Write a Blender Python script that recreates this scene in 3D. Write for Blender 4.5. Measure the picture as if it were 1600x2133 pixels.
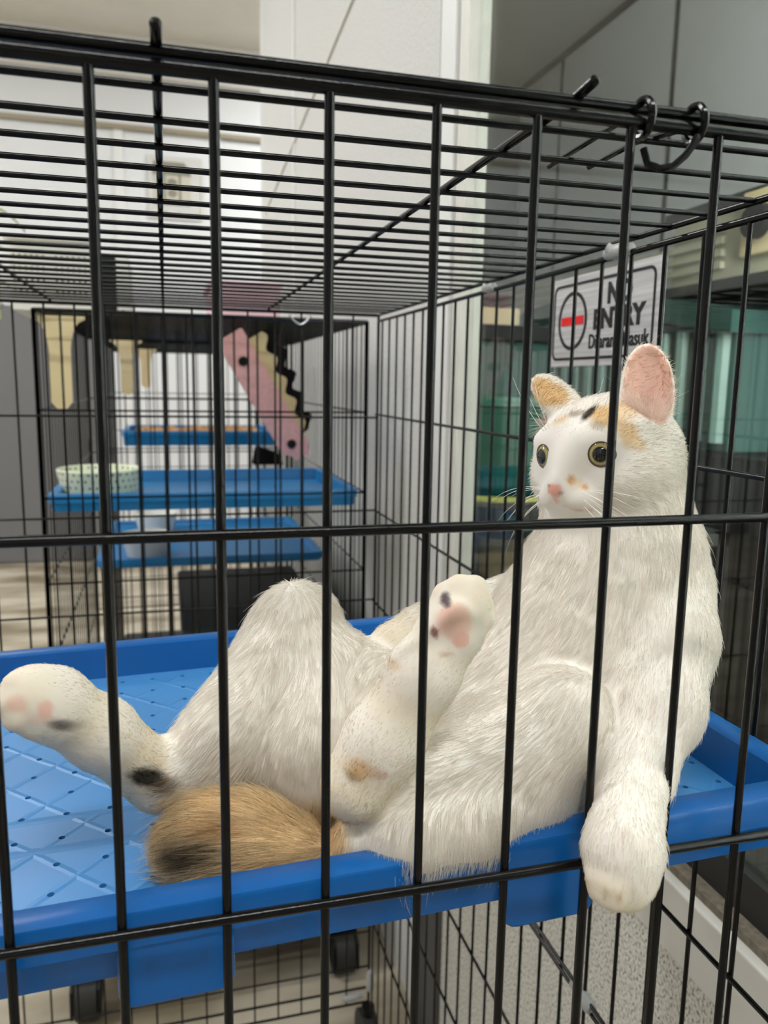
import bpy, bmesh, math, random
import numpy as np
from mathutils import Vector, Matrix
for o in list(bpy.data.objects): bpy.data.objects.remove(o)
SC = bpy.context.scene
COL = SC.collection
E = 1.25                       # eye height above the floor
PI = math.pi
rnd = random.Random(7)

# ------------------------------------------------------------------ camera
cd = bpy.data.cameras.new('camera'); cam = bpy.data.objects.new('camera', cd); COL.objects.link(cam)
cam.matrix_world = Matrix(((0.964813, 0.02606, -0.261642, 0), (-0.262409, 0.158451, -0.951859, 0), (0.016652, 0.987023, 0.159714, E), (0, 0, 0, 1)))
cd.sensor_fit = 'VERTICAL'; cd.sensor_height = 36; cd.lens = 27.92
cd.clip_start = 0.02; cd.clip_end = 60
cd.dof.use_dof = True; cd.dof.focus_distance = 0.42; cd.dof.aperture_fstop = 12.0
SC.camera = cam
# ------------------------------------------------------------------ view, world
SC.view_settings.view_transform = 'Standard'; SC.view_settings.look = 'None'
SC.view_settings.gamma = 1; SC.view_settings.use_curve_mapping = False
SC.view_settings.exposure = 0.0
SC.cycles.use_denoising = True
SC.cycles.max_bounces = 8; SC.cycles.diffuse_bounces = 4; SC.cycles.glossy_bounces = 3; SC.cycles.transparent_max_bounces = 16
SC.cycles.sample_clamp_indirect = 6
W = bpy.data.worlds.new('world'); SC.world = W; W.use_nodes = True
W.node_tree.nodes['Background'].inputs[0].default_value = (0.9, 0.93, 1, 1)
W.node_tree.nodes['Background'].inputs[1].default_value = 0.15
LAMP = 50.0                     # emission strength of the ceiling lamps (built in ceiling_lamp below)

# ------------------------------------------------------------------ materials
def lin(r, g, b):
    f = lambda c: (c/255/12.92) if c/255 <= 0.04045 else ((c/255+0.055)/1.055)**2.4
    return (f(r), f(g), f(b), 1)
def mat(name, col, rough=0.5, metal=0.0, spec=0.5, noise=0.0, nscale=40, bump=0.0, bscale=120, emit=0, coat=0.0, trans=0.0):
    m = bpy.data.materials.new(name); m.use_nodes = True; nt = m.node_tree; b = nt.nodes['Principled BSDF']
    b.inputs['Base Color'].default_value = col; b.inputs['Roughness'].default_value = rough
    b.inputs['Metallic'].default_value = metal; b.inputs['Specular IOR Level'].default_value = spec
    b.inputs['Coat Weight'].default_value = coat
    if trans: b.inputs['Transmission Weight'].default_value = trans
    tc = nt.nodes.new('ShaderNodeTexCoord')
    if noise:
        n = nt.nodes.new('ShaderNodeTexNoise'); n.inputs['Scale'].default_value = nscale; n.inputs['Detail'].default_value = 5
        nt.links.new(tc.outputs['Object'], n.inputs['Vector'])
        r = nt.nodes.new('ShaderNodeMapRange'); r.inputs[1].default_value = .3; r.inputs[2].default_value = .7
        r.inputs[3].default_value = 1-noise; r.inputs[4].default_value = 1+noise
        nt.links.new(n.outputs['Fac'], r.inputs[0])
        mx = nt.nodes.new('ShaderNodeVectorMath'); mx.operation = 'SCALE'; mx.inputs[0].default_value = col[:3]
        nt.links.new(r.outputs[0], mx.inputs['Scale']); nt.links.new(mx.outputs[0], b.inputs['Base Color'])
    if bump:
        n2 = nt.nodes.new('ShaderNodeTexNoise'); n2.inputs['Scale'].default_value = bscale; n2.inputs['Detail'].default_value = 4
        nt.links.new(tc.outputs['Object'], n2.inputs['Vector'])
        bp = nt.nodes.new('ShaderNodeBump'); bp.inputs['Strength'].default_value = bump; bp.inputs['Distance'].default_value = .002
        nt.links.new(n2.outputs['Fac'], bp.inputs['Height']); nt.links.new(bp.outputs[0], b.inputs['Normal'])
    if emit:
        b.inputs['Emission Color'].default_value = col; b.inputs['Emission Strength'].default_value = emit
    return m
M = {}
M['wire'] = mat('black_powder_coat', (.0035, .0035, .0035, 1), .18, spec=.22, bump=.06, bscale=500)
M['wall'] = mat('white_wall_paint', lin(214, 213, 208), .7, spec=.2, noise=.03, nscale=9, bump=.08, bscale=300)
M['farwall'] = mat('grey_white_panel', lin(222, 223, 223), .6, spec=.25, noise=.02, nscale=3)
M['greywall'] = mat('grey_door_panel', lin(112, 111, 110), .6, spec=.25, noise=.03, nscale=2)
M['ceil'] = mat('beige_ceiling', lin(228, 223, 212), .8, spec=.1, noise=.03, nscale=4)
M['cove'] = mat('white_cove', lin(215, 212, 204), .7, spec=.2)
M['railbrown'] = mat('dull_bronze_rail', lin(150, 140, 118), .5, spec=.4)
M['alu'] = mat('grey_aluminium', lin(214, 211, 202), .5, metal=.05, spec=.5, noise=.04, nscale=30)
M['whitetrim'] = mat('white_trim', lin(225, 225, 222), .45, spec=.4)
M['shaded_post'] = mat('shaded_jamb_grey', lin(84, 82, 80), .6, spec=.3, noise=.05)
M['gasket'] = mat('black_gasket', lin(30, 30, 28), .6)
M['ledge'] = mat('dusty_ledge', lin(120, 112, 98), .8, noise=.25, nscale=160, spec=.2)
M['plastic_w'] = mat('white_plastic', lin(228, 226, 218), .4, spec=.4)
M['plastic_cream'] = mat('cream_plastic', lin(224, 205, 160), .5, spec=.35, noise=.03, nscale=15)
M['plastic_g'] = mat('grey_clip_plastic', lin(165, 166, 163), .35, spec=.5)
M['black'] = mat('black_plastic', (.005, .005, .005, 1), .5, spec=.25, noise=.1)
M['rubber'] = mat('castor_rubber', (.025, .024, .022, 1), .6, spec=.35)
M['steel'] = mat('zinc_steel', (.35, .35, .35, 1), .3, metal=.9)
M['blue'] = mat('blue_tray_plastic', (.0015, .082, .29, 1), .32, spec=.4)
M['blue2'] = mat('blue_back_tray_plastic', (.004, .16, .40, 1), .33, spec=.45)
M['bowl_w'] = mat('white_enamel', lin(226, 225, 218), .25, spec=.5)
M['pink'] = mat('pink_felt', lin(232, 178, 172), .9, spec=.05, noise=.08, nscale=90, bump=.3, bscale=300)
M['pinkp'] = mat('pink_plastic', lin(244, 206, 214), .4, spec=.4)
M['cream'] = mat('cream_felt', lin(214, 196, 150), .9, spec=.05, noise=.08, nscale=60)
M['dark'] = mat('dark_felt_and_shadow', (.01, .009, .009, 1), .9, spec=.05)  # black felt, also the colour of the ramp's shadow sheet
M['wood'] = mat('wood_pellets', lin(196, 152, 105), .85, spec=.1, noise=.2, nscale=200)
M['leaf'] = mat('pale_green_leaf', lin(176, 190, 130), .5, spec=.3, noise=.15, nscale=60)
M['in_wall'] = mat('grey_cabin_panel', lin(205, 206, 204), .45, spec=.4, noise=.04, nscale=3)
M['in_dark'] = mat('dark_cabin_lining', lin(46, 46, 44), .7, spec=.3, noise=.1, nscale=6)
M['in_black'] = mat('black_cabinet', (.008, .008, .008, 1), .5, spec=.3)
M['in_ceil'] = mat('cabin_ceiling', lin(180, 180, 174), .7, spec=.2, noise=.05, nscale=3)
M['in_cream'] = mat('cream_cupboard', lin(178, 174, 150), .5, spec=.3, noise=.03, nscale=6)
M['teal'] = mat('teal_plastic', lin(50, 84, 77), .35, spec=.5, noise=.08, nscale=8)
M['tealpale'] = mat('pale_teal_plastic', lin(118, 146, 136), .4, spec=.4, noise=.08, nscale=20)
M['green'] = mat('green_plastic', lin(24, 86, 68), .35, spec=.5)
M['yellow'] = mat('yellow_rim', lin(190, 188, 90), .4)
M['mustard'] = mat('mustard_plastic', lin(176, 132, 50), .45, spec=.4, noise=.08)
M['ink'] = mat('black_ink', (.006, .006, .006, 1), .5, spec=.3)
M['red'] = mat('red_ink', lin(215, 24, 30), .5, spec=.3)
M['paper'] = mat('grey_white_paper', lin(206, 205, 200), .8, spec=.1)
M['print'] = mat('faded_grey_print', lin(140, 137, 122), .8, spec=.1, noise=.12, nscale=30)
M['print2'] = mat('pale_beige_print', lin(196, 192, 176), .8, spec=.1)
M['sofabrown'] = mat('tan_cardboard', lin(150, 106, 62), .8, spec=.1)

def speckle(name, base, dark, light, scale):
    m = bpy.data.materials.new(name); m.use_nodes = True; nt = m.node_tree; b = nt.nodes['Principled BSDF']
    tc = nt.nodes.new('ShaderNodeTexCoord')
    mp = nt.nodes.new('ShaderNodeMapping'); mp.inputs['Scale'].default_value = (1, 1, .7)
    nt.links.new(tc.outputs['Object'], mp.inputs[0])
    n = nt.nodes.new('ShaderNodeTexNoise'); n.inputs['Scale'].default_value = scale; n.inputs['Detail'].default_value = 3
    nt.links.new(mp.outputs[0], n.inputs['Vector'])
    r = nt.nodes.new('ShaderNodeValToRGB'); e = r.color_ramp.elements
    e[0].position = .36; e[0].color = dark; e[1].position = .68; e[1].color = light
    x = r.color_ramp.elements.new(.47); x.color = base
    nt.links.new(n.outputs['Fac'], r.inputs[0]); nt.links.new(r.outputs[0], b.inputs['Base Color'])
    b.inputs['Roughness'].default_value = .75; b.inputs['Specular IOR Level'].default_value = .2
    bp = nt.nodes.new('ShaderNodeBump'); bp.inputs['Strength'].default_value = .3; bp.inputs['Distance'].default_value = .002
    nt.links.new(n.outputs['Fac'], bp.inputs['Height']); nt.links.new(bp.outputs[0], b.inputs['Normal'])
    return m
M['plinth'] = speckle('speckled_stone_plaster', lin(204, 201, 190), lin(118, 114, 104), lin(226, 223, 214), 360)
M['roughwall'] = speckle('rough_white_plaster', lin(208, 207, 202), lin(192, 191, 185), lin(215, 214, 209), 260)
def floor_mat():
    m = bpy.data.materials.new('worn_concrete'); m.use_nodes = True; nt = m.node_tree; b = nt.nodes['Principled BSDF']
    tc = nt.nodes.new('ShaderNodeTexCoord'); n = nt.nodes.new('ShaderNodeTexNoise'); n.inputs['Scale'].default_value = 3.5; n.inputs['Detail'].default_value = 7
    mp = nt.nodes.new('ShaderNodeMapping'); mp.inputs['Scale'].default_value = (.6, 1.6, 1)
    nt.links.new(tc.outputs['Object'], mp.inputs[0]); nt.links.new(mp.outputs[0], n.inputs['Vector'])
    r = nt.nodes.new('ShaderNodeValToRGB'); e = r.color_ramp.elements
    e[0].position = .35; e[0].color = lin(126, 114, 92); e[1].position = .65; e[1].color = lin(196, 186, 166)
    nt.links.new(n.outputs['Fac'], r.inputs[0]); nt.links.new(r.outputs[0], b.inputs['Base Color'])
    b.inputs['Roughness'].default_value = .45
    return m
M['floor'] = floor_mat()
def tray_mat():
    # glossy blue plastic whose floor carries moulded crossing creases (fine relief only); base colour paler than the walls, imitating reflected ceiling light
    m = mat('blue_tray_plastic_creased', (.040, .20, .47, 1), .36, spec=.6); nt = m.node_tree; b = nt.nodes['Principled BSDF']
    tc = nt.nodes.new('ShaderNodeTexCoord'); sp = nt.nodes.new('ShaderNodeSeparateXYZ'); nt.links.new(tc.outputs['Object'], sp.inputs[0])
    def mth(op, a, bv=None, c=None):
        n = nt.nodes.new('ShaderNodeMath'); n.operation = op
        for i, v in enumerate((a, bv, c)):
            if v is None: continue
            if isinstance(v, (int, float)): n.inputs[i].default_value = v
            else: nt.links.new(v, n.inputs[i])
        return n.outputs[0]
    ns = nt.nodes.new('ShaderNodeTexNoise'); ns.inputs['Scale'].default_value = 60; nt.links.new(tc.outputs['Object'], ns.inputs['Vector'])
    u = mth('DIVIDE', mth('SUBTRACT', sp.outputs[0], .0055), .0227); v = mth('DIVIDE', mth('SUBTRACT', sp.outputs[1], .012), .024)
    u = mth('ADD', u, mth('MULTIPLY', ns.outputs['Fac'], .10))
    def crease(s, w):
        fr = mth('FRACT', s); d = mth('ABSOLUTE', mth('SUBTRACT', fr, .5)); return mth('MAXIMUM', mth('SUBTRACT', 1, mth('DIVIDE', d, w)), 0)
    h1 = crease(mth('MULTIPLY', mth('ADD', u, v), .5), .07); h2 = crease(mth('MULTIPLY', mth('SUBTRACT', u, v), .5), .07)
    y1 = mth('ABSOLUTE', mth('SUBTRACT', sp.outputs[1], -.052)); y2 = mth('ABSOLUTE', mth('SUBTRACT', sp.outputs[1], -.082))
    h3 = mth('MAXIMUM', mth('SUBTRACT', 1, mth('DIVIDE', mth('MINIMUM', y1, y2), .0035)), 0)
    h = mth('MAXIMUM', mth('MAXIMUM', h1, h2), mth('MULTIPLY', h3, 1.6))
    n2 = nt.nodes.new('ShaderNodeTexNoise'); n2.inputs['Scale'].default_value = 25; nt.links.new(tc.outputs['Object'], n2.inputs['Vector'])
    h = mth('ADD', h, mth('MULTIPLY', n2.outputs['Fac'], .8))
    bp = nt.nodes.new('ShaderNodeBump'); bp.inputs['Strength'].default_value = .3; bp.inputs['Distance'].default_value = .0012
    nt.links.new(h, bp.inputs['Height']); nt.links.new(bp.outputs[0], b.inputs['Normal'])
    return m
M['blue_floor_lit'] = tray_mat()
def glass_mat():
    m = bpy.data.materials.new('window_glass'); m.use_nodes = True; nt = m.node_tree
    for n in list(nt.nodes): nt.nodes.remove(n)
    out = nt.nodes.new('ShaderNodeOutputMaterial'); tr = nt.nodes.new('ShaderNodeBsdfTransparent'); tr.inputs[0].default_value = (.90, .93, .91, 1)
    gl = nt.nodes.new('ShaderNodeBsdfGlossy'); gl.inputs['Roughness'].default_value = .02
    lw = nt.nodes.new('ShaderNodeLayerWeight'); lw.inputs[0].default_value = .5      # Schlick: 0.04 + 0.96 (1-cos)^5, same from both faces
    pw = nt.nodes.new('ShaderNodeMath'); pw.operation = 'POWER'; pw.inputs[1].default_value = 5; nt.links.new(lw.outputs['Facing'], pw.inputs[0])
    ml = nt.nodes.new('ShaderNodeMath'); ml.operation = 'MULTIPLY_ADD'; ml.inputs[1].default_value = .96; ml.inputs[2].default_value = .04; nt.links.new(pw.outputs[0], ml.inputs[0])
    mx = nt.nodes.new('ShaderNodeMixShader'); nt.links.new(ml.outputs[0], mx.inputs[0]); nt.links.new(tr.outputs[0], mx.inputs[1]); nt.links.new(gl.outputs[0], mx.inputs[2])
    nt.links.new(mx.outputs[0], out.inputs[0]); return m
M['glass'] = glass_mat()

# ------------------------------------------------------------------ mesh helpers
def box(bm, x0, x1, y0, y1, z0, z1):
    v = [bm.verts.new((x, y, z)) for x in (x0, x1) for y in (y0, y1) for z in (z0, z1)]
    for f in ((0,1,3,2), (4,6,7,5), (0,4,5,1), (2,3,7,6), (0,2,6,4), (1,5,7,3)): bm.faces.new([v[i] for i in f])
def tube(bm, pts, r, seg=8, closed=False, caps=True):
    pts = [Vector(p) for p in pts]; n = len(pts); rr = r if isinstance(r, (list, tuple)) else [r]*n
    rings = []; up = None
    for i, p in enumerate(pts):
        if closed: d = pts[(i+1) % n]-pts[i-1]
        else: d = pts[min(i+1, n-1)]-pts[max(i-1, 0)]
        d.normalize()
        if up is None:
            up = Vector((0, 0, 1)) if abs(d.z) < .9 else Vector((1, 0, 0))
        a = (up-d*up.dot(d)).normalized(); b = d.cross(a); up = a
        rings.append([bm.verts.new(p+a*(math.cos(2*PI*k/seg)*rr[i])+b*(math.sin(2*PI*k/seg)*rr[i])) for k in range(seg)])
    m = n if closed else n-1
    for i in range(m):
        A, B = rings[i], rings[(i+1) % n]
        for k in range(seg): bm.faces.new((A[k], A[(k+1) % seg], B[(k+1) % seg], B[k]))
    if not closed and caps: bm.faces.new(rings[0][::-1]); bm.faces.new(rings[-1])
def lathe(bm, prof, seg=32, c=(0, 0, 0)):
    rings = [[bm.verts.new((c[0]+r*math.cos(2*PI*k/seg), c[1]+r*math.sin(2*PI*k/seg), c[2]+z)) for k in range(seg)] for r, z in prof]
    for A, B in zip(rings, rings[1:]):
        for k in range(seg): bm.faces.new((A[k], A[(k+1) % seg], B[(k+1) % seg], B[k]))
    bm.faces.new(rings[0][::-1]); bm.faces.new(rings[-1])
def prism(bm, pts2, a0, a1, axis='y'):
    # outline pts2 extruded from a0 to a1; axis y: pts are (x,z); axis x: pts are (y,z)
    mk = (lambda p, a: (p[0], a, p[1])) if axis == 'y' else (lambda p, a: (a, p[0], p[1]))
    A = [bm.verts.new(mk(p, a0)) for p in pts2]; B = [bm.verts.new(mk(p, a1)) for p in pts2]
    n = len(pts2); bm.faces.new(A); bm.faces.new(B[::-1])
    for i in range(n): bm.faces.new((A[i], B[i], B[(i+1) % n], A[(i+1) % n]))
def finish(bm, name, m, smooth=False, bevel=0):
    bmesh.ops.recalc_face_normals(bm, faces=bm.faces)
    if bevel: bmesh.ops.bevel(bm, geom=[e for e in bm.edges if e.calc_face_angle(0) > .5], offset=bevel, segments=2, affect='EDGES', profile=.5)
    me = bpy.data.meshes.new(name); bm.to_mesh(me); bm.free(); me.materials.append(m)
    if smooth:
        for p in me.polygons: p.use_smooth = True
        if smooth == 'auto': me.set_sharp_from_angle(angle=math.radians(40))
    return me
def link(name, me, parent=None, loc=None, kind=None, label=None, cat=None, group=None):
    o = bpy.data.objects.new(name, me); COL.objects.link(o)
    if parent: o.parent = parent
    if loc is not None: o.location = loc
    for k, v in (('kind', kind), ('label', label), ('category', cat), ('group', group)):
        if v: o[k] = v
    return o
def obj(name, bm, m, parent=None, smooth=False, bevel=0, **kw): return link(name, finish(bm, name, m, smooth, bevel), parent, **kw)
def thing(name, label, cat, loc=(0, 0, 0), group=None): return link(name, None, None, loc, None, label, cat, group)
def B(): return bmesh.new()
def boxobj(name, m, dims, parent=None, bevel=0, **kw):
    bm = B(); box(bm, *dims); return obj(name, bm, m, parent, bevel=bevel, **kw)

# ------------------------------------------------------------------ room
XW = .45                        # right-hand wall and window plane
boxobj('floor', M['floor'], (-4, 3.2, -12, 6.2, -.05, 0), kind='structure')
boxobj('ceiling', M['ceil'], (-4, 3.2, -12, 6.2, 3.42, 3.5), kind='structure')
bm = B(); box(bm, XW, XW+.03, 1.33, 3.77, 0, 3.42); obj('wall_right', bm, M['roughwall'], kind='structure')
boxobj('wall_right_return', M['wall'], (XW, 3.2, 3.77, 3.87, 0, 3.42), kind='structure')
bm = B(); box(bm, XW, XW+.12, -4, 1.215, 0, E-.508); obj('wall_right_plinth', bm, M['plinth'], kind='structure')
boxobj('wall_right_near', M['wall'], (XW, XW+.12, -12, -4, 0, 3.42), kind='structure')
boxobj('wall_left', M['farwall'], (-4.1, -4, -12, 6.2, 0, 3.42), kind='structure')
boxobj('wall_back', M['farwall'], (-4, 3.2, -12.1, -12, 0, 3.42), kind='structure')
boxobj('wall_far', M['farwall'], (-4, 3.2, 5.8, 5.9, 0, 3.42), kind='structure')
# wall panel seams, cove and picture rail of the far wall
boxobj('trim_1', M['cove'], (-4, 3.2, 5.74, 5.8, E+1.93, E+2.17), kind='structure')
boxobj('trim_2', M['railbrown'], (-4, 3.2, 5.765, 5.8, E+1.61, E+1.64), kind='structure')
boxobj('trim_3', M['whitetrim'], (-.285, -.225, 5.785, 5.8, 0, E+1.61), kind='structure')
boxobj('trim_4', M['whitetrim'], (.385, .41, 5.785, 5.8, 0, E+1.61), kind='structure')
boxobj('baseboard_far', M['greywall'], (-4, 3.2, 5.78, 5.8, 0, .09), kind='structure')
# grey door leaf filling the left of the far wall low down
d = boxobj('door_1', M['greywall'], (-1.6, -.42, 5.74, 5.8, .01, E+.46), kind='structure')
bm = B(); tube(bm, [(-.5, 5.74, E-.22), (-.5, 5.69, E-.22), (-.5, 5.69, E-.40), (-.5, 5.74, E-.40)], .012); obj('door_handle', bm, M['whitetrim'], d)
# joint strips on the right wall
boxobj('trim_5', M['whitetrim'], (XW-.004, XW, 2.86, 2.90, 0, 3.42), kind='structure')
# window jamb: white strip, dark joints, grey extrusions
boxobj('trim_6', M['whitetrim'], (XW-.012, XW+.03, 1.232, 1.30, E-.5, 3.42), kind='structure', bevel=.002)
boxobj('trim_14', M['shaded_post'], (XW-.012, XW+.03, 1.20, 1.30, 0, E-.5), kind='structure', bevel=.002)  # lower jamb given a dark colour for the shadow it stands in
boxobj('trim_7', M['gasket'], (XW-.002, XW+.03, 1.302, 1.33, 0, 3.42), kind='structure')
boxobj('trim_8', M['alu'], (XW-.006, XW+.03, 1.19, 1.228, E-.5, 3.42), kind='structure', bevel=.002)
w = link('window_1', None, kind='structure')
fr_ = boxobj('window_frame', M['alu'], (XW-.022, XW+.05, -3.9, 1.215, E-.508, E-.44), w, bevel=.002)
boxobj('sill_ledge', M['ledge'], (XW-.012, XW+.02, -3.9, 1.2, E-.44, E-.432), w)
boxobj('gasket', M['gasket'], (XW+.002, XW+.03, -3.9, 1.2, E-.432, E-.395), w)
boxobj('window_pane', M['glass'], (XW+.010, XW+.016, -3.9, 1.2, E-.395, 3.38), w)

# cabin behind the glass
boxobj('wall_cabin', M['in_wall'], (1.30, 1.36, -3.9, 2.9, 0, E+1.08), kind='structure')
for i, y in enumerate((2.58, 1.95, 1.32, .69)):
    boxobj('trim_%d' % (9+i), M['gasket'], (1.296, 1.30, y-.006, y+.006, 0, E+1.08), kind='structure')
boxobj('ceiling_cabin', M['in_ceil'], (.485, 1.36, -3.9, 2.9, E+1.08, E+1.12), kind='structure')
boxobj('trim_13', M['gasket'], (1.285, 1.30, -3.9, 2.9, E+1.066, E+1.08), kind='structure')
boxobj('wall_cabin_far', M['in_dark'], (XW+.035, 1.36, 2.9, 2.96, 0, E+1.12), kind='structure')
boxobj('wall_cabin_near', M['in_wall'], (.485, 1.30, -.66, -.60, E-.75, E+1.08), kind='structure')
boxobj('floor_cabin', M['in_dark'], (.56, 1.30, -3.9, 2.9, E-.75, E-.70), kind='structure')

# ------------------------------------------------------------------ ceiling lamps
lamp_em = mat('lamp_diffuser', (.97, .985, 1, 1), .5, emit=LAMP)
def ceiling_lamp(x, y, label):
    t = thing('ceiling_lamp', label, 'lamp', (x, y, 3.42), 'long ceiling lamps of the hall')
    bm = B(); box(bm, -.64, .64, -.16, .16, -.05, 0); obj('lamp_frame', bm, M['whitetrim'], t, bevel=.004)
    bm = B(); box(bm, -.60, .60, -.12, .12, -.062, -.0505); obj('lamp_diffuser', bm, lamp_em, t)
for x, y, nm in ((-1.4, 3.7, 'nearest the far wall'), (-3.3, 3.2, 'nearest the left wall'), (1.5, 4.8, 'added round the corner at the far right, out of view'), (-1.7, 1.1, 'left of the cat\'s cage'), (-.02, -.85, 'just above and behind the viewer'), (-2.9, -2.6, 'behind the viewer on the left'), (-1.6, -10.6, 'far behind on the left'), (1.0, -10.6, 'far behind on the right')):  # the corner lamp is added, hidden, to brighten the far wall
    ceiling_lamp(x, y, 'long white ceiling lamp '+nm)
t = thing('cabin_fill_light', 'added fill light inside the cabin, out of view on the window side', 'lamp', (XW+.035, -.30, E+.55))  # added light, out of view, to brighten the cabin behind the glass
bm = B(); box(bm, 0, .03, -.30, .30, -.46, .46); obj('lamp_frame', bm, M['whitetrim'], t, bevel=.003)
bm = B(); box(bm, .0305, .036, -.28, .28, -.44, .44); obj('lamp_diffuser', bm, mat('cabin_fill_emitter', (.97, .985, 1, 1), .5, emit=60), t)

# ------------------------------------------------------------------ near cage
CX0, CX1, CY0, CY1 = -.29, .332, .294, 1.26
CZ0, CT = E-1.126, E+.1065
near = thing('wire_cage', 'nearest black wire cage with the white cat lying inside', 'cage', (0, 0, 0))
HR, VR = .0022, .0019
_rod = {}
def rod_mesh(length, r, axis):
    k = (round(length, 4), r, axis)
    if k not in _rod:
        bm = B(); a = length/2
        d = {'x': Vector((1, 0, 0)), 'y': Vector((0, 1, 0)), 'z': Vector((0, 0, 1))}[axis]
        tube(bm, [-d*a, d*a], r, 10); _rod[k] = finish(bm, 'rod', M['wire'], 'auto')
    return _rod[k]
def rod(name, parent, axis, c, length, r): return link(name, rod_mesh(length, r, axis), parent, c)
def panel(name, members, parent):
    # perimeter and cross rods of one panel welded into one mesh
    bm = B()
    for a, b_, r in members: tube(bm, [a, b_], r, 10)
    return obj(name, bm, M['wire'], parent, smooth='auto')
zf1, zf2 = E-.0559, E-.2116
front = panel('front_panel', [((CX0, CY0, E+.1025), (CX1, CY0, E+.1025), .0027)], near)
rod('bottom_rail', front, 'x', ((CX0+CX1)/2, CY0, CZ0), CX1-CX0, HR)
for z in (zf1, zf2, E-.525, E-.68, E-.84, E-.98): rod('cross_bar', front, 'x', ((CX0+CX1)/2, CY0-.0022, z), CX1-CX0, HR)
for k in range(-6, 9):
    x = -.0216+.04*k
    if CX0 < x < CX1: rod('vertical_bar', front, 'z', (x, CY0, (CZ0+E+.1025)/2), E+.1025-CZ0, VR)
for x in (-.0216+.04*5, -.0216+.04*6):   # doubled door edges below the paw
    rod('door_edge_bar', front, 'z', (x+.002, CY0+.0034, (CZ0+zf2)/2), zf2-CZ0-.004, .0022)
back = panel('back_panel', [((CX0, CY1, CT), (CX1, CY1, CT), .0022), ((CX0, CY1, CZ0), (CX1, CY1, CZ0), .0022), ((CX0, CY1, CZ0+.03), (CX1, CY1, CZ0+.03), .0022), ((CX0, CY1, CZ0), (CX0, CY1, CT), .0024), ((CX1, CY1, CZ0), (CX1, CY1, CT), .0024)], near)
for z in (E-.055, E-.2076, E-.3596, E-.515, E-.67, E-.83, E-.98, E-1.05): rod('cross_bar', back, 'x', ((CX0+CX1)/2, CY1-.003, z), CX1-CX0, .0017)
for k in range(1, 16):
    x = CX1-.0415*k
    if x > CX0: rod('vertical_bar', back, 'z', (x, CY1, (CZ0+CT)/2), CT-CZ0, .0016)
for nm, x in (('right_panel', CX1), ('left_panel', CX0)):
    pn = panel(nm, [((x, CY0, CT-.0085), (x, CY1, CT-.0085), .0024), ((x, CY0, CZ0), (x, CY1, CZ0), .0024), ((x, CY0, CZ0), (x, CY0, CT), .0026)], near)
    for z in (E-.0499, E-.2075, E-.362, E-.51, E-.517, E-.66, E-.79, E-.94): rod('cross_bar', pn, 'y', (x-.0026 if x > 0 else x+.0026, (CY0+CY1)/2, z), CY1-CY0, .0018)
    for k in range(1, 24):
        y = CY0-.006+.0412*k
        if y < CY1-.005: rod('vertical_bar', pn, 'z', (x, y, (CZ0+CT-.0085)/2), CT-.0085-CZ0, .0016)
top = panel('top_panel', [((CX0, CY0+.003, CT+.002), (CX1, CY0+.003, CT+.002), .0024), ((CX0, CY1-.003, CT+.001), (CX1, CY1-.003, CT+.001), .0022), ((CX0+.003, CY0, CT), (CX0+.003, CY1, CT), .0022), ((CX1-.003, CY0, CT), (CX1-.003, CY1, CT), .0022)], near)
for k in range(1, 24):
    y = CY0+.031+.0395*(k-1)
    if y < CY1-.01: rod('roof_bar', top, 'x', ((CX0+CX1)/2, y, CT), CX1-CX0, .0016)
for x in (.156, 0, -.156):
    bm = B(); tube(bm, [(x, .283, CT+.0045), (x, .2838, CT+.0052), (x, .30, CT+.0035), (x, CY1, CT+.0035)], [.0012, .0021, .0021, .0018], 10); obj('long_roof_bar', bm, M['wire'], top, smooth='auto')
# sliding latch on the top front rail
def coil(bm, x, y, z, R, r, turns=1.15):
    tube(bm, [(x+.0016*t, y+R*math.cos(2*PI*t), z+R*math.sin(2*PI*t)) for t in [i/20*turns for i in range(21)]], r, 8)
lt = link('latch', None, near)
bm = B(); coil(bm, .183, CY0+.001, E+.1045, .0068, .0016); tube(bm, [(.183, CY0+.008, E+.1045), (.19, CY0+.03, E+.1115), (.193, CY0+.10, E+.1115)], .0014); obj('latch_coil', bm, M['wire'], lt, smooth='auto')
bm = B(); coil(bm, .2065, CY0+.001, E+.1045, .0068, .0016); tube(bm, [(.2065, CY0+.008, E+.1045), (.212, CY0+.05, E+.1115), (.213, CY0+.095, E+.1115)], .0014); obj('latch_coil', bm, M['wire'], lt, smooth='auto')
bm = B(); tube(bm, [(.2055, CY0-.004, E+.0985), (.203, CY0-.005, E+.0945), (.200, CY0-.005, E+.0905), (.195, CY0-.005, E+.0862), (.189, CY0-.005, E+.0848), (.1835, CY0-.005, E+.0862), (.182, CY0-.004, E+.092)], .0015, 8); obj('latch_handle', bm, M['wire'], lt, smooth='auto')
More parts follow.
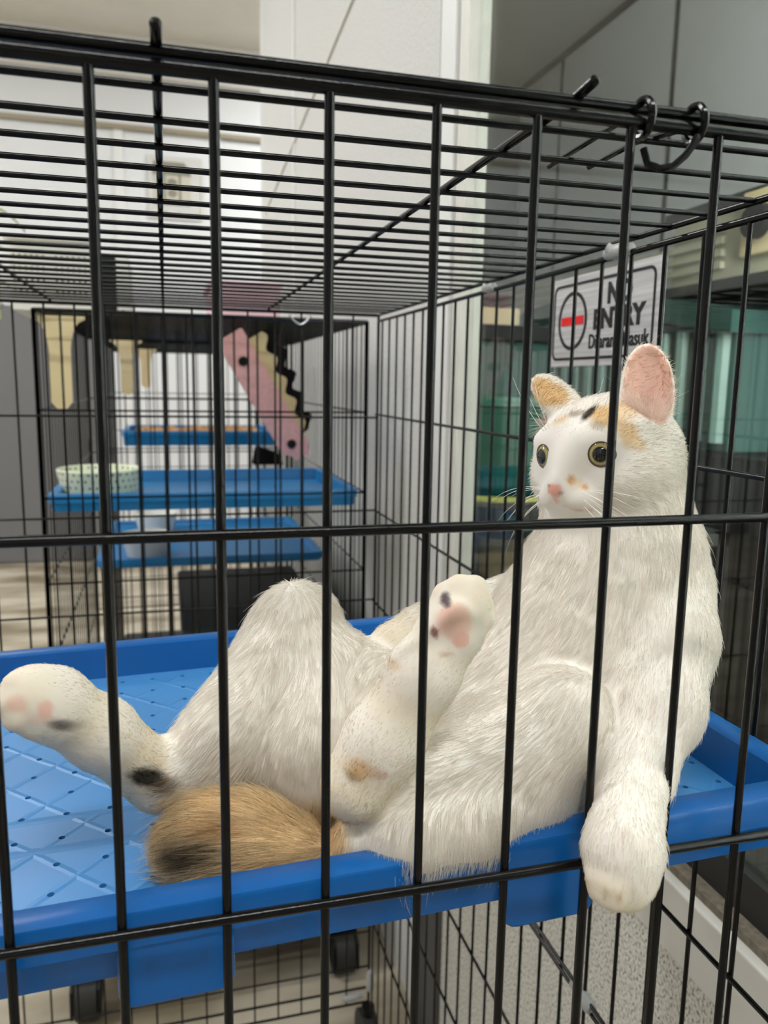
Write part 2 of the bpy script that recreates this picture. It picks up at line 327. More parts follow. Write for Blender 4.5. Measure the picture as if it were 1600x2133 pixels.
# grey plastic clips where panels meet
def clip(c, axis, s=1):
    bm = B(); d = Vector({'x': (1, 0, 0), 'y': (0, 1, 0), 'z': (0, 0, 1)}[axis]); c = Vector(c)
    tube(bm, [c-d*.016*s, c-d*.013*s, c+d*.004*s, c+d*.008*s, c+d*.016*s], [.0042*s, .0058*s, .0062*s, .0048*s, .0044*s], 14)
    tube(bm, [c+d*.005*s+Vector((0, 0, .001)), c+d*.011*s+Vector((0, 0, .003))], .0055*s, 12)
    obj('plastic_clip', bm, M['plastic_g'], near, smooth='auto')
clip((CX1-.002, .55, CT-.006), 'y'); clip((CX1-.002, .80, CT-.006), 'y', .8); clip((CX1-.002, .535, E-.5135), 'y')
clip((CX1-.03, CY1, CZ0+.015), 'x', 1.2); clip((CX1, CY1-.01, CZ0+.05), 'z', 1.2)
for x in (-.235, .205):
    bm = B(); tube(bm, [(x-.017+.034*i/10, CY1-.004, CT-.004-.014*math.sin(PI*i/10)) for i in range(11)], .0016, 8); obj('hook', bm, M['steel'], near, smooth='auto')
for x, y in ((CX0, CY0), (CX1, CY0), (CX0, CY1), (CX1, CY1)):
    bm = B(); lathe(bm, [(.009, -.025), (.012, 0), (.012, .02)], 14, (x, y, .095)); obj('castor_stem', bm, M['black'], near, smooth='auto')
    bm = B(); tube(bm, [(x-.014, y, .05), (x+.014, y, .05)], .049, 24); obj('wheel', bm, M['rubber'], near, smooth='auto')

# ------------------------------------------------------------------ trays
def rr(hx, hy, r, n=6):
    out = []
    for cx, cy, a0 in ((hx-r, hy-r, 0), (-hx+r, hy-r, PI/2), (-hx+r, -hy+r, PI), (hx-r, -hy+r, 1.5*PI)):
        out += [(cx+r*math.cos(a0+PI/2*i/n), cy+r*math.sin(a0+PI/2*i/n)) for i in range(n+1)]
    return out
def tray_rim(hx, hy, depth=.024, rim=.016, skirt=.016, m=None):
    bm = B()
    prof = [(.006, -depth-.008), (.003, -skirt), (0, -skirt), (0, -.0025), (.0008, -.0008), (.003, 0), (rim-.002, 0), (rim, -.0015), (rim+.005, -depth), (rim+.009, -depth-.0005)]
    rings = []
    for ins, z in prof:
        r = max(.004, .018-ins*.6); rings.append([bm.verts.new((x, y, z)) for x, y in rr(hx-ins, hy-ins, r)])
    for A, Bq in zip(rings, rings[1:]):
        n = len(A)
        for k in range(n): bm.faces.new((A[k], A[(k+1) % n], Bq[(k+1) % n], Bq[k]))
    bm.faces.new(rings[0])
    return bm
def tray(name, label, group, hx, hy, c, yaw=0, tilt=0, m='blue2', holes=False, depth=.024, tabs=(), rim=.016):
    bm = tray_rim(hx, hy, depth, rim)
    t = link(name, finish(bm, name, M['blue' if holes else m], 'auto'), None, c, None, label, 'tray', group)
    t.rotation_euler = (0, -tilt, yaw)
    ix, iy = hx-rim-.004, hy-rim-.004
    bm = B()
    if holes:
        px, py, ox, oy, R = .0227, .0240, -.0062, -.0000, .0017
        nx0, nx1 = math.ceil((-ix-ox)/px-.5), math.floor((ix-ox)/px-.5); ny0, ny1 = math.ceil((-iy-oy)/py-.5), math.floor((iy-oy)/py-.5)
        for i in range(nx0, nx1+2):
            for j in range(ny0, ny1+2):
                cx, cy = ox+px*i, oy+py*j
                x0, x1, y0, y1 = max(cx-px/2, -ix), min(cx+px/2, ix), max(cy-py/2, -iy), min(cy+py/2, iy)
                if x1-x0 < 1e-4 or y1-y0 < 1e-4: continue
                if min(cx-x0, x1-cx, cy-y0, y1-cy) < R*1.3:
                    bm.faces.new([bm.verts.new(p) for p in ((x0, y0, -depth), (x1, y0, -depth), (x1, y1, -depth), (x0, y1, -depth))]); continue
                sq, ci, lo = [], [], []
                for k in range(16):
                    a = 2*PI*k/16+PI/4; s, c_ = math.sin(a), math.cos(a); q = max(abs(s), abs(c_))
                    u, v = c_/q, s/q
                    sq.append(bm.verts.new((cx+(x1-cx if u > 0 else cx-x0)*u, cy+(y1-cy if v > 0 else cy-y0)*v, -depth)))
                    ci.append(bm.verts.new((cx+R*c_, cy+R*s, -depth))); lo.append(bm.verts.new((cx+R*.9*c_, cy+R*.9*s, -depth-.0035)))
                for k in range(16):
                    l = (k+1) % 16; bm.faces.new((sq[k], sq[l], ci[l], ci[k])); bm.faces.new((ci[k], ci[l], lo[l], lo[k]))
        bmesh.ops.remove_doubles(bm, verts=bm.verts, dist=1e-5)
        obj('tray_floor', bm, M['blue_floor_lit'], t)
    else:
        bm.faces.new([bm.verts.new(p) for p in ((-ix, -iy, -depth), (ix, -iy, -depth), (ix, iy, -depth), (-ix, iy, -depth))]); obj('tray_floor', bm, M[m], t)
    for tx in tabs:
        bm = B(); pts = [(x+tx, z-.029) for x, z in rr(.0235, .0155, .007, 4)]
        prism(bm, pts, -hy+.001, -hy+.007); obj('hanging_tab', bm, M['blue'], t, bevel=.0012)
    return t
tray('blue_tray', 'near blue perforated plastic tray holding up the white cat', 'blue shelf trays', .247, .178, (.083, .4825, E-.2075), math.radians(.9), math.radians(1.3), holes=True, tabs=(-.088, .082))

# ------------------------------------------------------------------ second and third cage
def far_cage(label, x0, x1, y0, y1, castors=True, mids=(-.055, -.2076, -.36, -.515, -.67, -.83, -.98)):
    t = thing('wire_cage', label, 'cage', (0, 0, 0)); zt = E+.112
    def pan(name, fixed, horiz, step, a0, a1, axis, R=.0019):
        bm = B(); fr = []
        mk = (lambda a, z: (a, fixed, z)) if axis == 'x' else (lambda a, z: (fixed, a, z))
        for z in (CZ0, zt): tube(bm, [mk(a0, z), mk(a1, z)], .004, 6)
        for a in (a0, a1): tube(bm, [mk(a, CZ0), mk(a, zt)], .004, 6)
        p = obj(name, bm, M['wire'], t)
        bm = B()
        for z in horiz: tube(bm, [mk(a0, z+E), mk(a1, z+E)], .0019, 5)
        n = int((a1-a0)/step)
        for i in range(1, n+1):
            a = a0+step*i
            if a < a1-.01: tube(bm, [mk(a, CZ0), mk(a, zt)], R, 5)
        obj('wire_grid', bm, M['wire'], p, kind='stuff')
    pan('front_panel', y0, mids, .0413, x0, x1, 'x'); pan('back_panel', y1, mids, .0413, x0, x1, 'x')
    pan('left_panel', x0, mids, .0413, y0, y1, 'y', .0012); pan('right_panel', x1, mids, .0413, y0, y1, 'y', .0014)
    bm = B(); n = int((y1-y0)/.0395)
    for i in range(1, n+1): tube(bm, [(x0, y0+.0395*i, zt), (x1, y0+.0395*i, zt)], .0018, 5)
    for f in (.25, .5, .75): tube(bm, [(x0+(x1-x0)*f, y0, zt+.0035), (x0+(x1-x0)*f, y1, zt+.0035)], .0019, 5)
    obj('top_grid', bm, M['wire'], t, kind='stuff')
    bm = B(); pts = rr((x1-x0)/2-.008, (y1-y0)/2-.008, .02); prs = [(x+(x0+x1)/2, y+(y0+y1)/2) for x, y in pts]
    A = [bm.verts.new((x, y, CZ0+.01)) for x, y in prs]; Bq = [bm.verts.new((x, y, CZ0+.055)) for x, y in prs]; n = len(A)
    bm.faces.new(A); bm.faces.new(Bq)
    for k in range(n): bm.faces.new((A[k], A[(k+1) % n], Bq[(k+1) % n], Bq[k]))
    obj('base_tray', bm, M['black'], t)
    if castors:
        for x, y in ((x0+.03, y0+.03), (x1-.03, y0+.03), (x0+.03, y1-.03), (x1-.03, y1-.03)):
            c = link('castor', None, t, (x, y, 0))
            bm = B(); tube(bm, [(-.02, 0, .05), (.02, 0, .05)], .048, 24); obj('wheel', bm, M['rubber'], c, smooth='auto')
            bm = B(); prism(bm, [(-.045, .03), (-.04, .085), (-.015, .10), (.02, .10), (.03, .06), (.02, .035)], -.028, -.022, 'x'); prism(bm, [(-.045, .03), (-.04, .085), (-.015, .10), (.02, .10), (.03, .06), (.02, .035)], .022, .028, 'x'); box(bm, -.028, .028, -.02, .02, .097, .103); obj('fork', bm, M['black'], c)
            bm = B(); lathe(bm, [(.009, .10), (.009, .127)], 12); obj('stem', bm, M['steel'], c, smooth='auto')
    return t
C2 = (-.21, .365, 1.47, 2.40)
far_cage('second black wire cage, standing behind the cat\'s cage', *C2)
far_cage('third black wire cage, farthest back along the white wall', -.20, .37, 2.52, 3.44)
tray('blue_tray', 'blue tray with the dotted bowl, upper shelf of the second cage', 'blue shelf trays', .285, .20, (.076, 1.70, E-.205))
tray('blue_tray', 'blue tray carrying two white bowls, lower shelf of second cage', 'blue shelf trays', .262, .265, (.10, 2.12, E-.405), depth=.013)
tray('blue_tray', 'farthest blue tray, filled with wood pellets', 'blue shelf trays', .25, .19, (.11, 2.88, E-.165), depth=.04)
# pellets in the farthest tray
bm = B()
for i in range(700):
    x, y = rnd.uniform(-.20, .20), rnd.uniform(-.15, .15); a = rnd.uniform(0, PI); d = Vector((math.cos(a), math.sin(a), rnd.uniform(-.3, .3)))*.011
    c = Vector((.11+x, 2.88+y, E-.165-.032+rnd.uniform(0, .03))); tube(bm, [c-d, c+d], .005, 5)
obj('wood_pellets', bm, M['wood'], kind='stuff', label='tan wood pellet litter heaped in the farthest blue tray', cat='litter')

t = thing('black_crate', 'large black plastic crate low inside the second cage', 'crate', (.20, 1.92, CZ0+.056))
bm = B(); box(bm, -.17, .15, -.22, .42, 0, .49); obj('crate_body', bm, M['black'], t, bevel=.012)
bm = B(); box(bm, -.18, .16, -.23, .43, .49, .52); obj('crate_lid', bm, M['black'], t, bevel=.008)
# ------------------------------------------------------------------ bowls
def dotted():
    m = mat('dotted_enamel', lin(222, 228, 200), .3, spec=.5); nt = m.node_tree; b = nt.nodes['Principled BSDF']
    tc = nt.nodes.new('ShaderNodeTexCoord'); sp = nt.nodes.new('ShaderNodeSeparateXYZ'); nt.links.new(tc.outputs['Object'], sp.inputs[0])
    def mth(op, a, bv=None):
        n = nt.nodes.new('ShaderNodeMath'); n.operation = op
        for i, v in enumerate((a, bv)):
            if v is None: continue
            if isinstance(v, (int, float)): n.inputs[i].default_value = v
            else: nt.links.new(v, n.inputs[i])
        return n.outputs[0]
    u = mth('MULTIPLY', mth('ARCTAN2', sp.outputs[1], sp.outputs[0]), 34/(2*PI)); v = mth('MULTIPLY', sp.outputs[2], 1/.0125)
    v = mth('ADD', v, .5); odd = mth('MULTIPLY', mth('FLOOR', v), .5)
    fu = mth('SUBTRACT', mth('FRACT', mth('ADD', mth('ADD', u, odd), 100)), .5); fv = mth('SUBTRACT', mth('FRACT', v), .5)
    d = mth('SQRT', mth('ADD', mth('MULTIPLY', fu, fu), mth('MULTIPLY', fv, fv))); k = mth('LESS_THAN', d, .2)
    mx = nt.nodes.new('ShaderNodeMix'); mx.data_type = 'RGBA'; nt.links.new(k, mx.inputs[0]); mx.inputs[6].default_value = lin(222, 228, 200); mx.inputs[7].default_value = lin(112, 124, 112)
    nt.links.new(mx.outputs[2], b.inputs['Base Color']); return m
def bowl(name, label, c, r, h, m, inner, taper=.86, rimw=.004):
    bm = B(); lathe(bm, [(r*taper*.9, 0), (r*taper, .003), (r*.97, h*.8), (r, h), (r-rimw*.5, h+.002), (r-rimw, h), (r*.9, h*.7), (r*taper*.85, .008), (.01, .008)], 40)
    return link(name, finish(bm, name, m, 'auto'), None, c, None, label, 'bowl', 'food bowls on the blue trays')
bowl('food_bowl', 'wide pale green food bowl printed with small dots', (-.128, 1.64, E-.229), .080, .055, dotted(), None)
bowl('food_bowl', 'white bowl nearer the front of the lower blue tray', (-.052, 1.948, E-.418), .058, .055, M['bowl_w'], None, .8)
bowl('food_bowl', 'white bowl at the back of the lower blue tray', (-.035, 2.27, E-.418), .058, .052, M['bowl_w'], None, .8)

# ------------------------------------------------------------------ hanging cream boards, pink ramp
def cream_board(label, x, y, top, w, stem, L):
    pts = []
    for i in range(9):
        a = i/8; pts.append((-stem/2-(w-stem)/2*(1-math.sqrt(max(0, 1-(1-a)**2))), -L*.38*a-.004))
    pts = [(-w/2, 0)]+pts+[(-stem/2, -L*.93), (-stem/2+.01, -L)]
    pts = pts+[(-px, pz) for px, pz in pts[::-1]]
    bm = B(); prism(bm, [(x+px, top+pz) for px, pz in pts], y, y+.012)
    o = obj('hanging_board', bm, M['plastic_cream'], label=label, cat='board', group='flared cream boards hanging from cage roofs'); return o
cream_board('nearest cream board flared at the top, left of second cage', -.182, 1.56, E+.110, .092, .036, .165)
cream_board('middle cream flared board, hanging between the cages', -.106, 2.44, E+.110, .088, .034, .155)
cream_board('farthest small cream flared board, in the third cage', -.068, 3.1, E+.110, .08, .034, .14)
a = Vector((0.1523,1.8000,1.3244)); b = Vector((0.2996,1.8600,1.0831)); ax = (b-a).normalized(); nrm = Vector((0, -1, 0)); sd = ax.cross(nrm).normalized()
if sd.x > 0: sd = -sd
L = (b-a).length
def rampmesh(pts, off0, off1):
    bm = B(); A = [bm.verts.new(a+ax*u+sd*v+nrm*off0) for u, v in pts]; Bq = [bm.verts.new(a+ax*u+sd*v+nrm*off1) for u, v in pts]; n = len(A)
    bm.faces.new(A); bm.faces.new(Bq[::-1])
    for k in range(n): bm.faces.new((A[k], Bq[k], Bq[(k+1) % n], A[(k+1) % n]))
    return bm
ramp = thing('cat_ramp', 'pink felt ramp with black buttons slanting down behind the upper tray', 'ramp', a)
def rp(name, pts, o0, o1, m):
    o = obj(name, rampmesh(pts, o0, o1), m, None); o.parent = ramp; o.matrix_parent_inverse = Matrix.Translation(-a); return o
rp('pink_board', [(-.03, .034), (L*.93, .034), (L*.97, .02), (L+.012, .012), (L+.004, -.004), (L+.018, -.02), (L*.95, -.032), (-.03, -.03)], 0, .012, M['pink'])
wav = [(L*i/40, -.03-.036*(1-i/55)-.008*math.sin(i*.85)) for i in range(38)]
rp('cream_edge', [(0, -.02)]+wav+[(L*.93, -.02)], -.012, -.002, M['cream'])
wav2 = [(L*i/40, -.05-.05*(1-i/45)-.010*math.sin(i*.85)) for i in range(36)]
rp('shadow_sheet', [(0, -.01)]+wav2+[(L*.9, -.01)], -.035, -.022, M['dark'])  # dark sheet standing in for the wavy shadow along the ramp
for u in (.035, L*.89):
    rp('button', [(u+.0105*math.cos(t*PI/8), .004+.0105*math.sin(t*PI/8)) for t in range(16)], .0122, .017, M['black'])
# dark cat-shaped hump behind the upper tray
bm = B(); pts = [(.20, -.20), (.205, -.165), (.215, -.152), (.225, -.160), (.24, -.164), (.262, -.172), (.275, -.20)]
prism(bm, [(x, E+z) for x, z in pts], 1.93, 1.96); obj('dark_cushion', bm, M['dark'], label='small black felt cushion behind the upper blue tray', cat='cushion', bevel=.004)

# ------------------------------------------------------------------ things on the cage roofs
def basket(name, label, x0, x1, y0, y1, z0, h, m, cols, rows, cat='basket', grp=None):
    t = thing(name, label, cat, ((x0+x1)/2, (y0+y1)/2, z0), grp)
    hx, hy = (x1-x0)/2, (y1-y0)/2
    bm = B(); mx, mz = hx*.14, h*.18
    us = [-hx]; 
    for i in range(cols):
        c = -hx+mx+(2*hx-2*mx)*(i+.5)/cols+(.006 if i >= cols/2 else -.006); d = (2*hx-2*mx)/cols*.19; us += [c-d, c+d]
    us.append(hx); vs = [0]
    for j in range(rows):
        c = mz+(h-2*mz)*(j+.5)/rows; d = (h-2*mz)/rows*.2; vs += [c-d, c+d]
    vs.append(h)
    def wall(f):
        for i in range(len(us)-1):
            for j in range(len(vs)-1):
                if i % 2 and j % 2: continue
                bm.faces.new([bm.verts.new(f(us[p], vs[q])) for p, q in ((i, j), (i+1, j), (i+1, j+1), (i, j+1))])
    wall(lambda u, v: (u, -hy, v)); wall(lambda u, v: (u, hy, v)); wall(lambda u, v: (-hx, u/hx*hy, v)); wall(lambda u, v: (hx, u/hx*hy, v))
    bm.faces.new([bm.verts.new(p) for p in ((-hx, -hy, 0), (hx, -hy, 0), (hx, hy, 0), (-hx, hy, 0))])
    bmesh.ops.remove_doubles(bm, verts=bm.verts, dist=1e-5)
    o = obj('body', bm, m, t); sm = o.modifiers.new('thick', 'SOLIDIFY'); sm.thickness = .003
    bm = B(); tube(bm, [(x, y, h) for x, y in rr(hx+.004, hy+.004, .02, 4)], .006, 8, closed=True); obj('rim', bm, m, t, smooth='auto')
    return t
wb = basket('white_basket', 'white perforated plastic basket on the second cage roof', -.265, -.128, 1.60, 1.90, E+.122, .125, M['plastic_w'], 12, 4)
bm = B(); box(bm, -.062, .062, -.143, .143, .006, .105); obj('hole_darkener', bm, M['black'], wb, bevel=.006)  # black block added inside so the basket holes look dark
basket('pink_basket', 'pink perforated plastic basket on the second cage roof', .105, .255, 1.85, 2.1, E+.118, .095, M['pinkp'], 10, 4)
t = thing('storage_box', 'dark storage box with white edge beside the white basket', 'box', (-.10, 1.8, E+.119))
bm = B(); box(bm, -.026, .012, -.1, .1, 0, .118); obj('box_body', bm, M['black'], t, bevel=.003)
bm = B(); box(bm, .012, .036, -.1, .1, 0, .120); obj('box_end', bm, M['plastic_w'], t, bevel=.003)
# leafy sprig in front of the far wall at the left
t = thing('leafy_sprig', 'pale green leafy sprig rising beside the white basket', 'plant', (-.33, 1.85, E+.119))
bm = B(); tube(bm, [(0, 0, 0), (.004, 0, .1), (.0, 0, .22)], .003, 6); obj('stem', bm, M['leaf'], t)
for i, (dx, dz, rz) in enumerate(((.03, .225, .2), (-.02, .21, 2.6), (.028, .15, -.4), (-.03, .12, 3.4), (.03, .08, .6))):
    bm = B(); d = Vector((math.cos(rz), math.sin(rz)*.5, -.25)).normalized(); s = d.cross(Vector((0, 0, 1))).normalized(); n_ = 7; vs = []
    for k in range(n_+1):
        u = k/n_; w_ = .016*math.sin(PI*u**.8); c = d*.06*u+Vector((0, 0, dz-.03*u*u))
        vs.append((bm.verts.new(c+s*w_), bm.verts.new(c+Vector((0, 0, -.003))), bm.verts.new(c-s*w_)))
    for k in range(n_):
        for q in (0, 1): bm.faces.new((vs[k][q], vs[k][q+1], vs[k+1][q+1], vs[k+1][q]))
    bmesh.ops.remove_doubles(bm, verts=bm.verts, dist=1e-6); o = obj('leaf', bm, M['leaf'], t, smooth=True); sm = o.modifiers.new('thick', 'SOLIDIFY'); sm.thickness = .001

# ------------------------------------------------------------------ wall cable, wall poster
bm = B(); p0 = Vector((0.4490,1.9053,2.1441)); p1 = Vector((0.4490,3.6503,1.9913)); tube(bm, [p0, p0.lerp(p1, .5), p1, p1+Vector((0, 0, -.03))], .006, 6)
obj('wall_cable', bm, M['alu'], smooth='auto', label='thin grey cable running down along the white wall', cat='cable')
t = thing('wall_poster', 'faded grey poster of a roofed gate on the far wall', 'poster', (.08, 5.79, E+1.10))
bm = B(); box(bm, -.155, .19, -.004, .006, -.03, .37); obj('poster_sheet', bm, M['paper'], t)
bm = B(); prism(bm, [(-.12, .335), (.08, .335), (.115, .29), (.125, .25), (-.125, .25)], -.008, -.004); obj('roof_print', bm, M['print'], t)
for x in (-.05, .05): bm = B(); box(bm, x-.008, x+.008, -.007, -.004, .09, .25); obj('column_print', bm, M['print'], t)
bm = B(); box(bm, -.12, .12, -.007, -.004, .06, .095); obj('base_print', bm, M['print'], t)
bm = B(); box(bm, -.12, .12, -.0055, -.0042, .095, .25); obj('wall_print', bm, M['print2'], t)
for z, r in ((.205, .032), (.135, .03)): bm = B(); prism(bm, [(r*math.cos(k*PI/10), z+r*.8*math.sin(k*PI/10)) for k in range(20)], -.0075, -.004); obj('medallion_print', bm, M['print'], t)
bm = B()
for k in range(5): box(bm, -.10+k*.045, -.085+k*.045, -.006, -.004, -.005+.012*(k % 2), .004+.012*(k % 2))
obj('small_marks', bm, M['print'], t)
bm = B(); tube(bm, [(.272, 5.79, E+1.47), (.272, 5.785, E+1.3), (.270, 5.785, E+1.10)], .006, 6); tube(bm, [(.270, 5.785, E+1.15), (.270, 5.785, E+1.10)], .012, 8)
obj('dangling_string', bm, M['alu'], label='thin dark string dangling on the far wall beside the poster', cat='string')

# ------------------------------------------------------------------ no-entry sign on the glass
SX = XW+.006
sgn = thing('no_entry_sign', 'brushed silver no entry sign stuck on the window glass', 'sign', (SX, .79, E+.0735))
sm = mat('brushed_aluminium_plate', lin(186, 185, 184), .42, metal=.15, spec=.5); nt = sm.node_tree; bs = nt.nodes['Principled BSDF']
tc = nt.nodes.new('ShaderNodeTexCoord'); mp = nt.nodes.new('ShaderNodeMapping'); mp.inputs['Scale'].default_value = (1, 6, 260); ns = nt.nodes.new('ShaderNodeTexNoise'); ns.inputs['Scale'].default_value = 1.0
nt.links.new(tc.outputs['Object'], mp.inputs[0]); nt.links.new(mp.outputs[0], ns.inputs['Vector'])
rp_ = nt.nodes.new('ShaderNodeValToRGB'); rp_.color_ramp.elements[0].color = lin(168, 167, 167); rp_.color_ramp.elements[1].color = lin(206, 205, 203); rp_.color_ramp.elements[0].position = .3; rp_.color_ramp.elements[1].position = .7
nt.links.new(ns.outputs['Fac'], rp_.inputs[0]); nt.links.new(rp_.outputs[0], bs.inputs['Base Color'])
# local sign plane: u = -y (to the reader's right), v = z
bm = B(); box(bm, -.002, .003, -.112, .112, -.0505, .0505); obj('plate', bm, sm, sgn, bevel=.0006)
def ringstrip(bm, outer, inner):
    A = [bm.verts.new((-.0028, -u, v)) for u, v in outer]; Bq = [bm.verts.new((-.0028, -u, v)) for u, v in inner]; n = len(A)
    C_ = [bm.verts.new((-.002, -u, v)) for u, v in outer]; D_ = [bm.verts.new((-.002, -u, v)) for u, v in inner]
    for k in range(n):
        l = (k+1) % n; bm.faces.new((A[k], A[l], Bq[l], Bq[k])); bm.faces.new((A[k], C_[k], C_[l], A[l])); bm.faces.new((Bq[k], Bq[l], D_[l], D_[k]))
bm = B(); ringstrip(bm, rr(.1035, .0430, .010, 6), rr(.1007, .0402, .0075, 6)); obj('border_line', bm, M['ink'], sgn)
cu, cv = -.0575, .001
bm = B(); ringstrip(bm, [(cu+.0330*math.cos(k*PI/24), cv+.0330*math.sin(k*PI/24)) for k in range(48)], [(cu+.0290*math.cos(k*PI/24), cv+.0290*math.sin(k*PI/24)) for k in range(48)]); obj('circle_line', bm, M['ink'], sgn)
bm = B(); box(bm, -.0028, -.002, -cu-.0255, -cu+.0255, cv-.0048, cv+.0048); obj('red_bar', bm, M['red'], sgn)
def text(s, u, v, h, width, bold, name, parent, m=None):
    fc = bpy.data.curves.new(name, 'FONT'); fc.body = s; fc.size = 1; fc.offset = bold; fc.extrude = .01; fc.resolution_u = 3
    o = bpy.data.objects.new(name, fc); COL.objects.link(o); dg = bpy.context.evaluated_depsgraph_get(); dg.update()
    me = bpy.data.meshes.new_from_object(o.evaluated_get(dg)); bpy.data.objects.remove(o)
    co = np.array([v_.co[:] for v_ in me.vertices]); w0, w1 = co[:, 0].min(), co[:, 0].max()
    sx = width/(w1-w0); sz = h/.70
    for v_ in me.vertices:
        x, y, z = v_.co; v_.co = (-.0024-z*.04, -(u+(x-w0)*sx), v+y*sz)
    me.materials.clear(); me.materials.append(m or M['ink']); me.update()
    bm = bmesh.new(); bm.from_mesh(me); bmesh.ops.reverse_faces(bm, faces=bm.faces); bmesh.ops.recalc_face_normals(bm, faces=bm.faces); bm.to_mesh(me); bm.free()
    return link(name, me, parent)
text('NO', .0175, .0148, .0205, .046, .045, 'line_no', sgn)
text('ENTRY', -.009, -.0105, .0200, .098, .04, 'line_entry', sgn)
text('Dilarang Masuk', -.017, -.0315, .0155, .115, .014, 'line_dilarang_masuk', sgn)

# ------------------------------------------------------------------ things behind the glass
t = thing('wall_cupboard', 'cream cupboard with black edges behind the window glass', 'cupboard', (1.02, 1.1, E+.2))
bm = B(); box(bm, -.02, .25, -.9, .36, 0, .125); obj('cupboard_front', bm, M['in_cream'], t)
bm = B(); box(bm, -.03, .25, -.9, .38, -.02, 0); obj('lower_edge', bm, M['gasket'], t)
bm = B(); box(bm, -.03, .25, -.9, .38, .125, .145); obj('upper_edge', bm, M['in_dark'], t)
bm = B(); box(bm, -.032, -.02, .06, .15, .03, .14); obj('switch_box', bm, M['plastic_cream'], t, bevel=.004)
bm = B(); tube(bm, [(-.034, .10, .085), (-.05, .10, .085)], .03, 20); obj('dial', bm, M['black'], t, smooth='auto')
t = thing('teal_house', 'teal plastic pet house with curved roof behind the glass', 'pet house', (1.02, 1.85, E-.70))
bm = B(); pts = []
for i in range(17):
    y = -.62+1.24*i/16; pts.append((y, .86+.075*math.cos(PI*(i/16-.5))-.02))
for i in range(16, -1, -1):
    y = -.62+1.24*i/16; pts.append((y, .82+.06*math.cos(PI*(i/16-.5))-.02))
prism(bm, pts, -.05, .22, 'x'); obj('roof', bm, M['teal'], t)
bm = B(); box(bm, -.02, .2, -.60, .60, .585, .82); obj('body', bm, M['teal'], t)
for i in range(20):
    y = -.57+.06*i; bm = B(); tube(bm, [(-.022, y, .60), (-.022, y, .81)], .016, 8); obj('rib', bm, M['tealpale'], t, smooth='auto')
for i in range(4):
    bm = B(); box(bm, -.03, -.02, -.55, .55, .90+.022*i+.02, .912+.022*i+.02); obj('vent_slat', bm, M['in_cream'], t)
k = thing('low_cabinet', 'black low cabinet under the teal pet house behind the glass', 'cabinet', (1.02, 1.85, E-.70))
bm = B(); box(bm, -.03, .22, -1.3, .62, 0, .58); obj('cabinet_body', bm, M['in_black'], k, bevel=.005)
for y in (-.98, -.34, .30): bm = B(); box(bm, -.038, -.031, y-.30, y+.30, .03, .55); obj('door', bm, M['in_black'], k, bevel=.002)
t = thing('pet_carrier', 'dark teal pet carrier with cream grille lid behind the glass', 'carrier', (.80, 2.0, E-.695))
bm = B(); box(bm, -.08, .12, -.18, .12, .0, .80); obj('carrier_body', bm, M['teal'], t, bevel=.01)
bm = B(); box(bm, -.09, .12, -.19, .13, .80, .84); obj('carrier_lid', bm, M['in_dark'], t, bevel=.006)
for i in range(9): bm = B(); box(bm, -.085, .06, -.12+.024*i, -.106+.024*i, .842, .885); obj('grille_bar', bm, M['plastic_cream'], t)
bm = B(); lathe(bm, [(.09, 0), (.11, .02), (.14, .16), (.15, .165), (.145, .18), (.13, .165), (.10, .03), (.02, .02)], 32)
o = obj('green_basin', bm, M['green'], smooth='auto', loc=(.62, 1.42, E-.200), label='green plastic basin seen low through the window glass', cat='basin')
bm = B(); tube(bm, [(.147*math.cos(k*PI/16), .147*math.sin(k*PI/16), .0) for k in range(32)], .006, 6, closed=True); obj('yellow_rim', bm, M['yellow'], o, smooth='auto')
t = thing('storage_shelf', 'black shelf unit behind the glass carrying the green basin', 'shelf', (.65, 1.36, E-.70))
for z in (.02, .27, .48): bm = B(); box(bm, -.08, .12, -.42, .42, z, z+.018); obj('shelf_board', bm, M['in_dark'], t)
for y in (-.41, .41):
    for x in (-.07, .11): bm = B(); box(bm, x-.01, x+.01, y-.01, y+.01, 0, .498); obj('post', bm, M['black'], t)
bm = B(); lathe(bm, [(.045, 0), (.05, .004), (.055, .10), (.058, .11), (.05, .112), (.01, .112)], 24); obj('tan_tub', bm, M['plastic_cream'], smooth='auto', loc=(.66, 1.47, E-.41), label='tan round tub low behind the window glass', cat='tub')
bm = B(); lathe(bm, [(.05, 0), (.06, .01), (.065, .05), (.06, .055), (.01, .055)], 24); obj('mustard_dish', bm, M['mustard'], smooth='auto', loc=(.63, 1.27, E-.41), label='mustard dish beside the tan tub behind the glass', cat='dish')
bm = B(); box(bm, -.04, .04, -.06, .06, 0, .09); obj('blue_box', bm, M['blue'], bevel=.006, loc=(.66, 1.66, E-.41), label='small blue box beside the tan tub behind the glass', cat='box')

# ------------------------------------------------------------------ the cat: one continuous surface grown from tapered limbs
HC = np.array((.2370, .4000, E-.0382))
HB = np.array(((-.4131, -.8991, -.1446), (.9092, -.4163, -.0086), (-.0524, -.1350, .9895)))   # columns: cat's right, forward, up
def hw(p): return tuple(HC+HB @ np.array(p))
def hd(v): return HB @ np.array(v)
class RC:   # tapered capsule
    def __init__(s, a, b, ra, rb, fur=.006, flow=None, k=.012):
        s.a, s.b = np.array(a), np.array(b); s.fur = fur; s.ra, s.rb = ra-fur*.30, rb-fur*.30; s.k = k
        d = s.b-s.a; s.flow = d/(np.linalg.norm(d)+1e-9) if flow is None else np.array(flow)/np.linalg.norm(flow)
    def bounds(s, m): return np.minimum(s.a-s.ra, s.b-s.rb)-m, np.maximum(s.a+s.ra, s.b+s.rb)+m
    def sd(s, p):
        d = s.b-s.a; q = p-s.a; h = np.clip((q @ d)/(d @ d+1e-12), 0, 1)
        return np.linalg.norm(q-h[..., None]*d, axis=-1)-(s.ra+(s.rb-s.ra)*h)
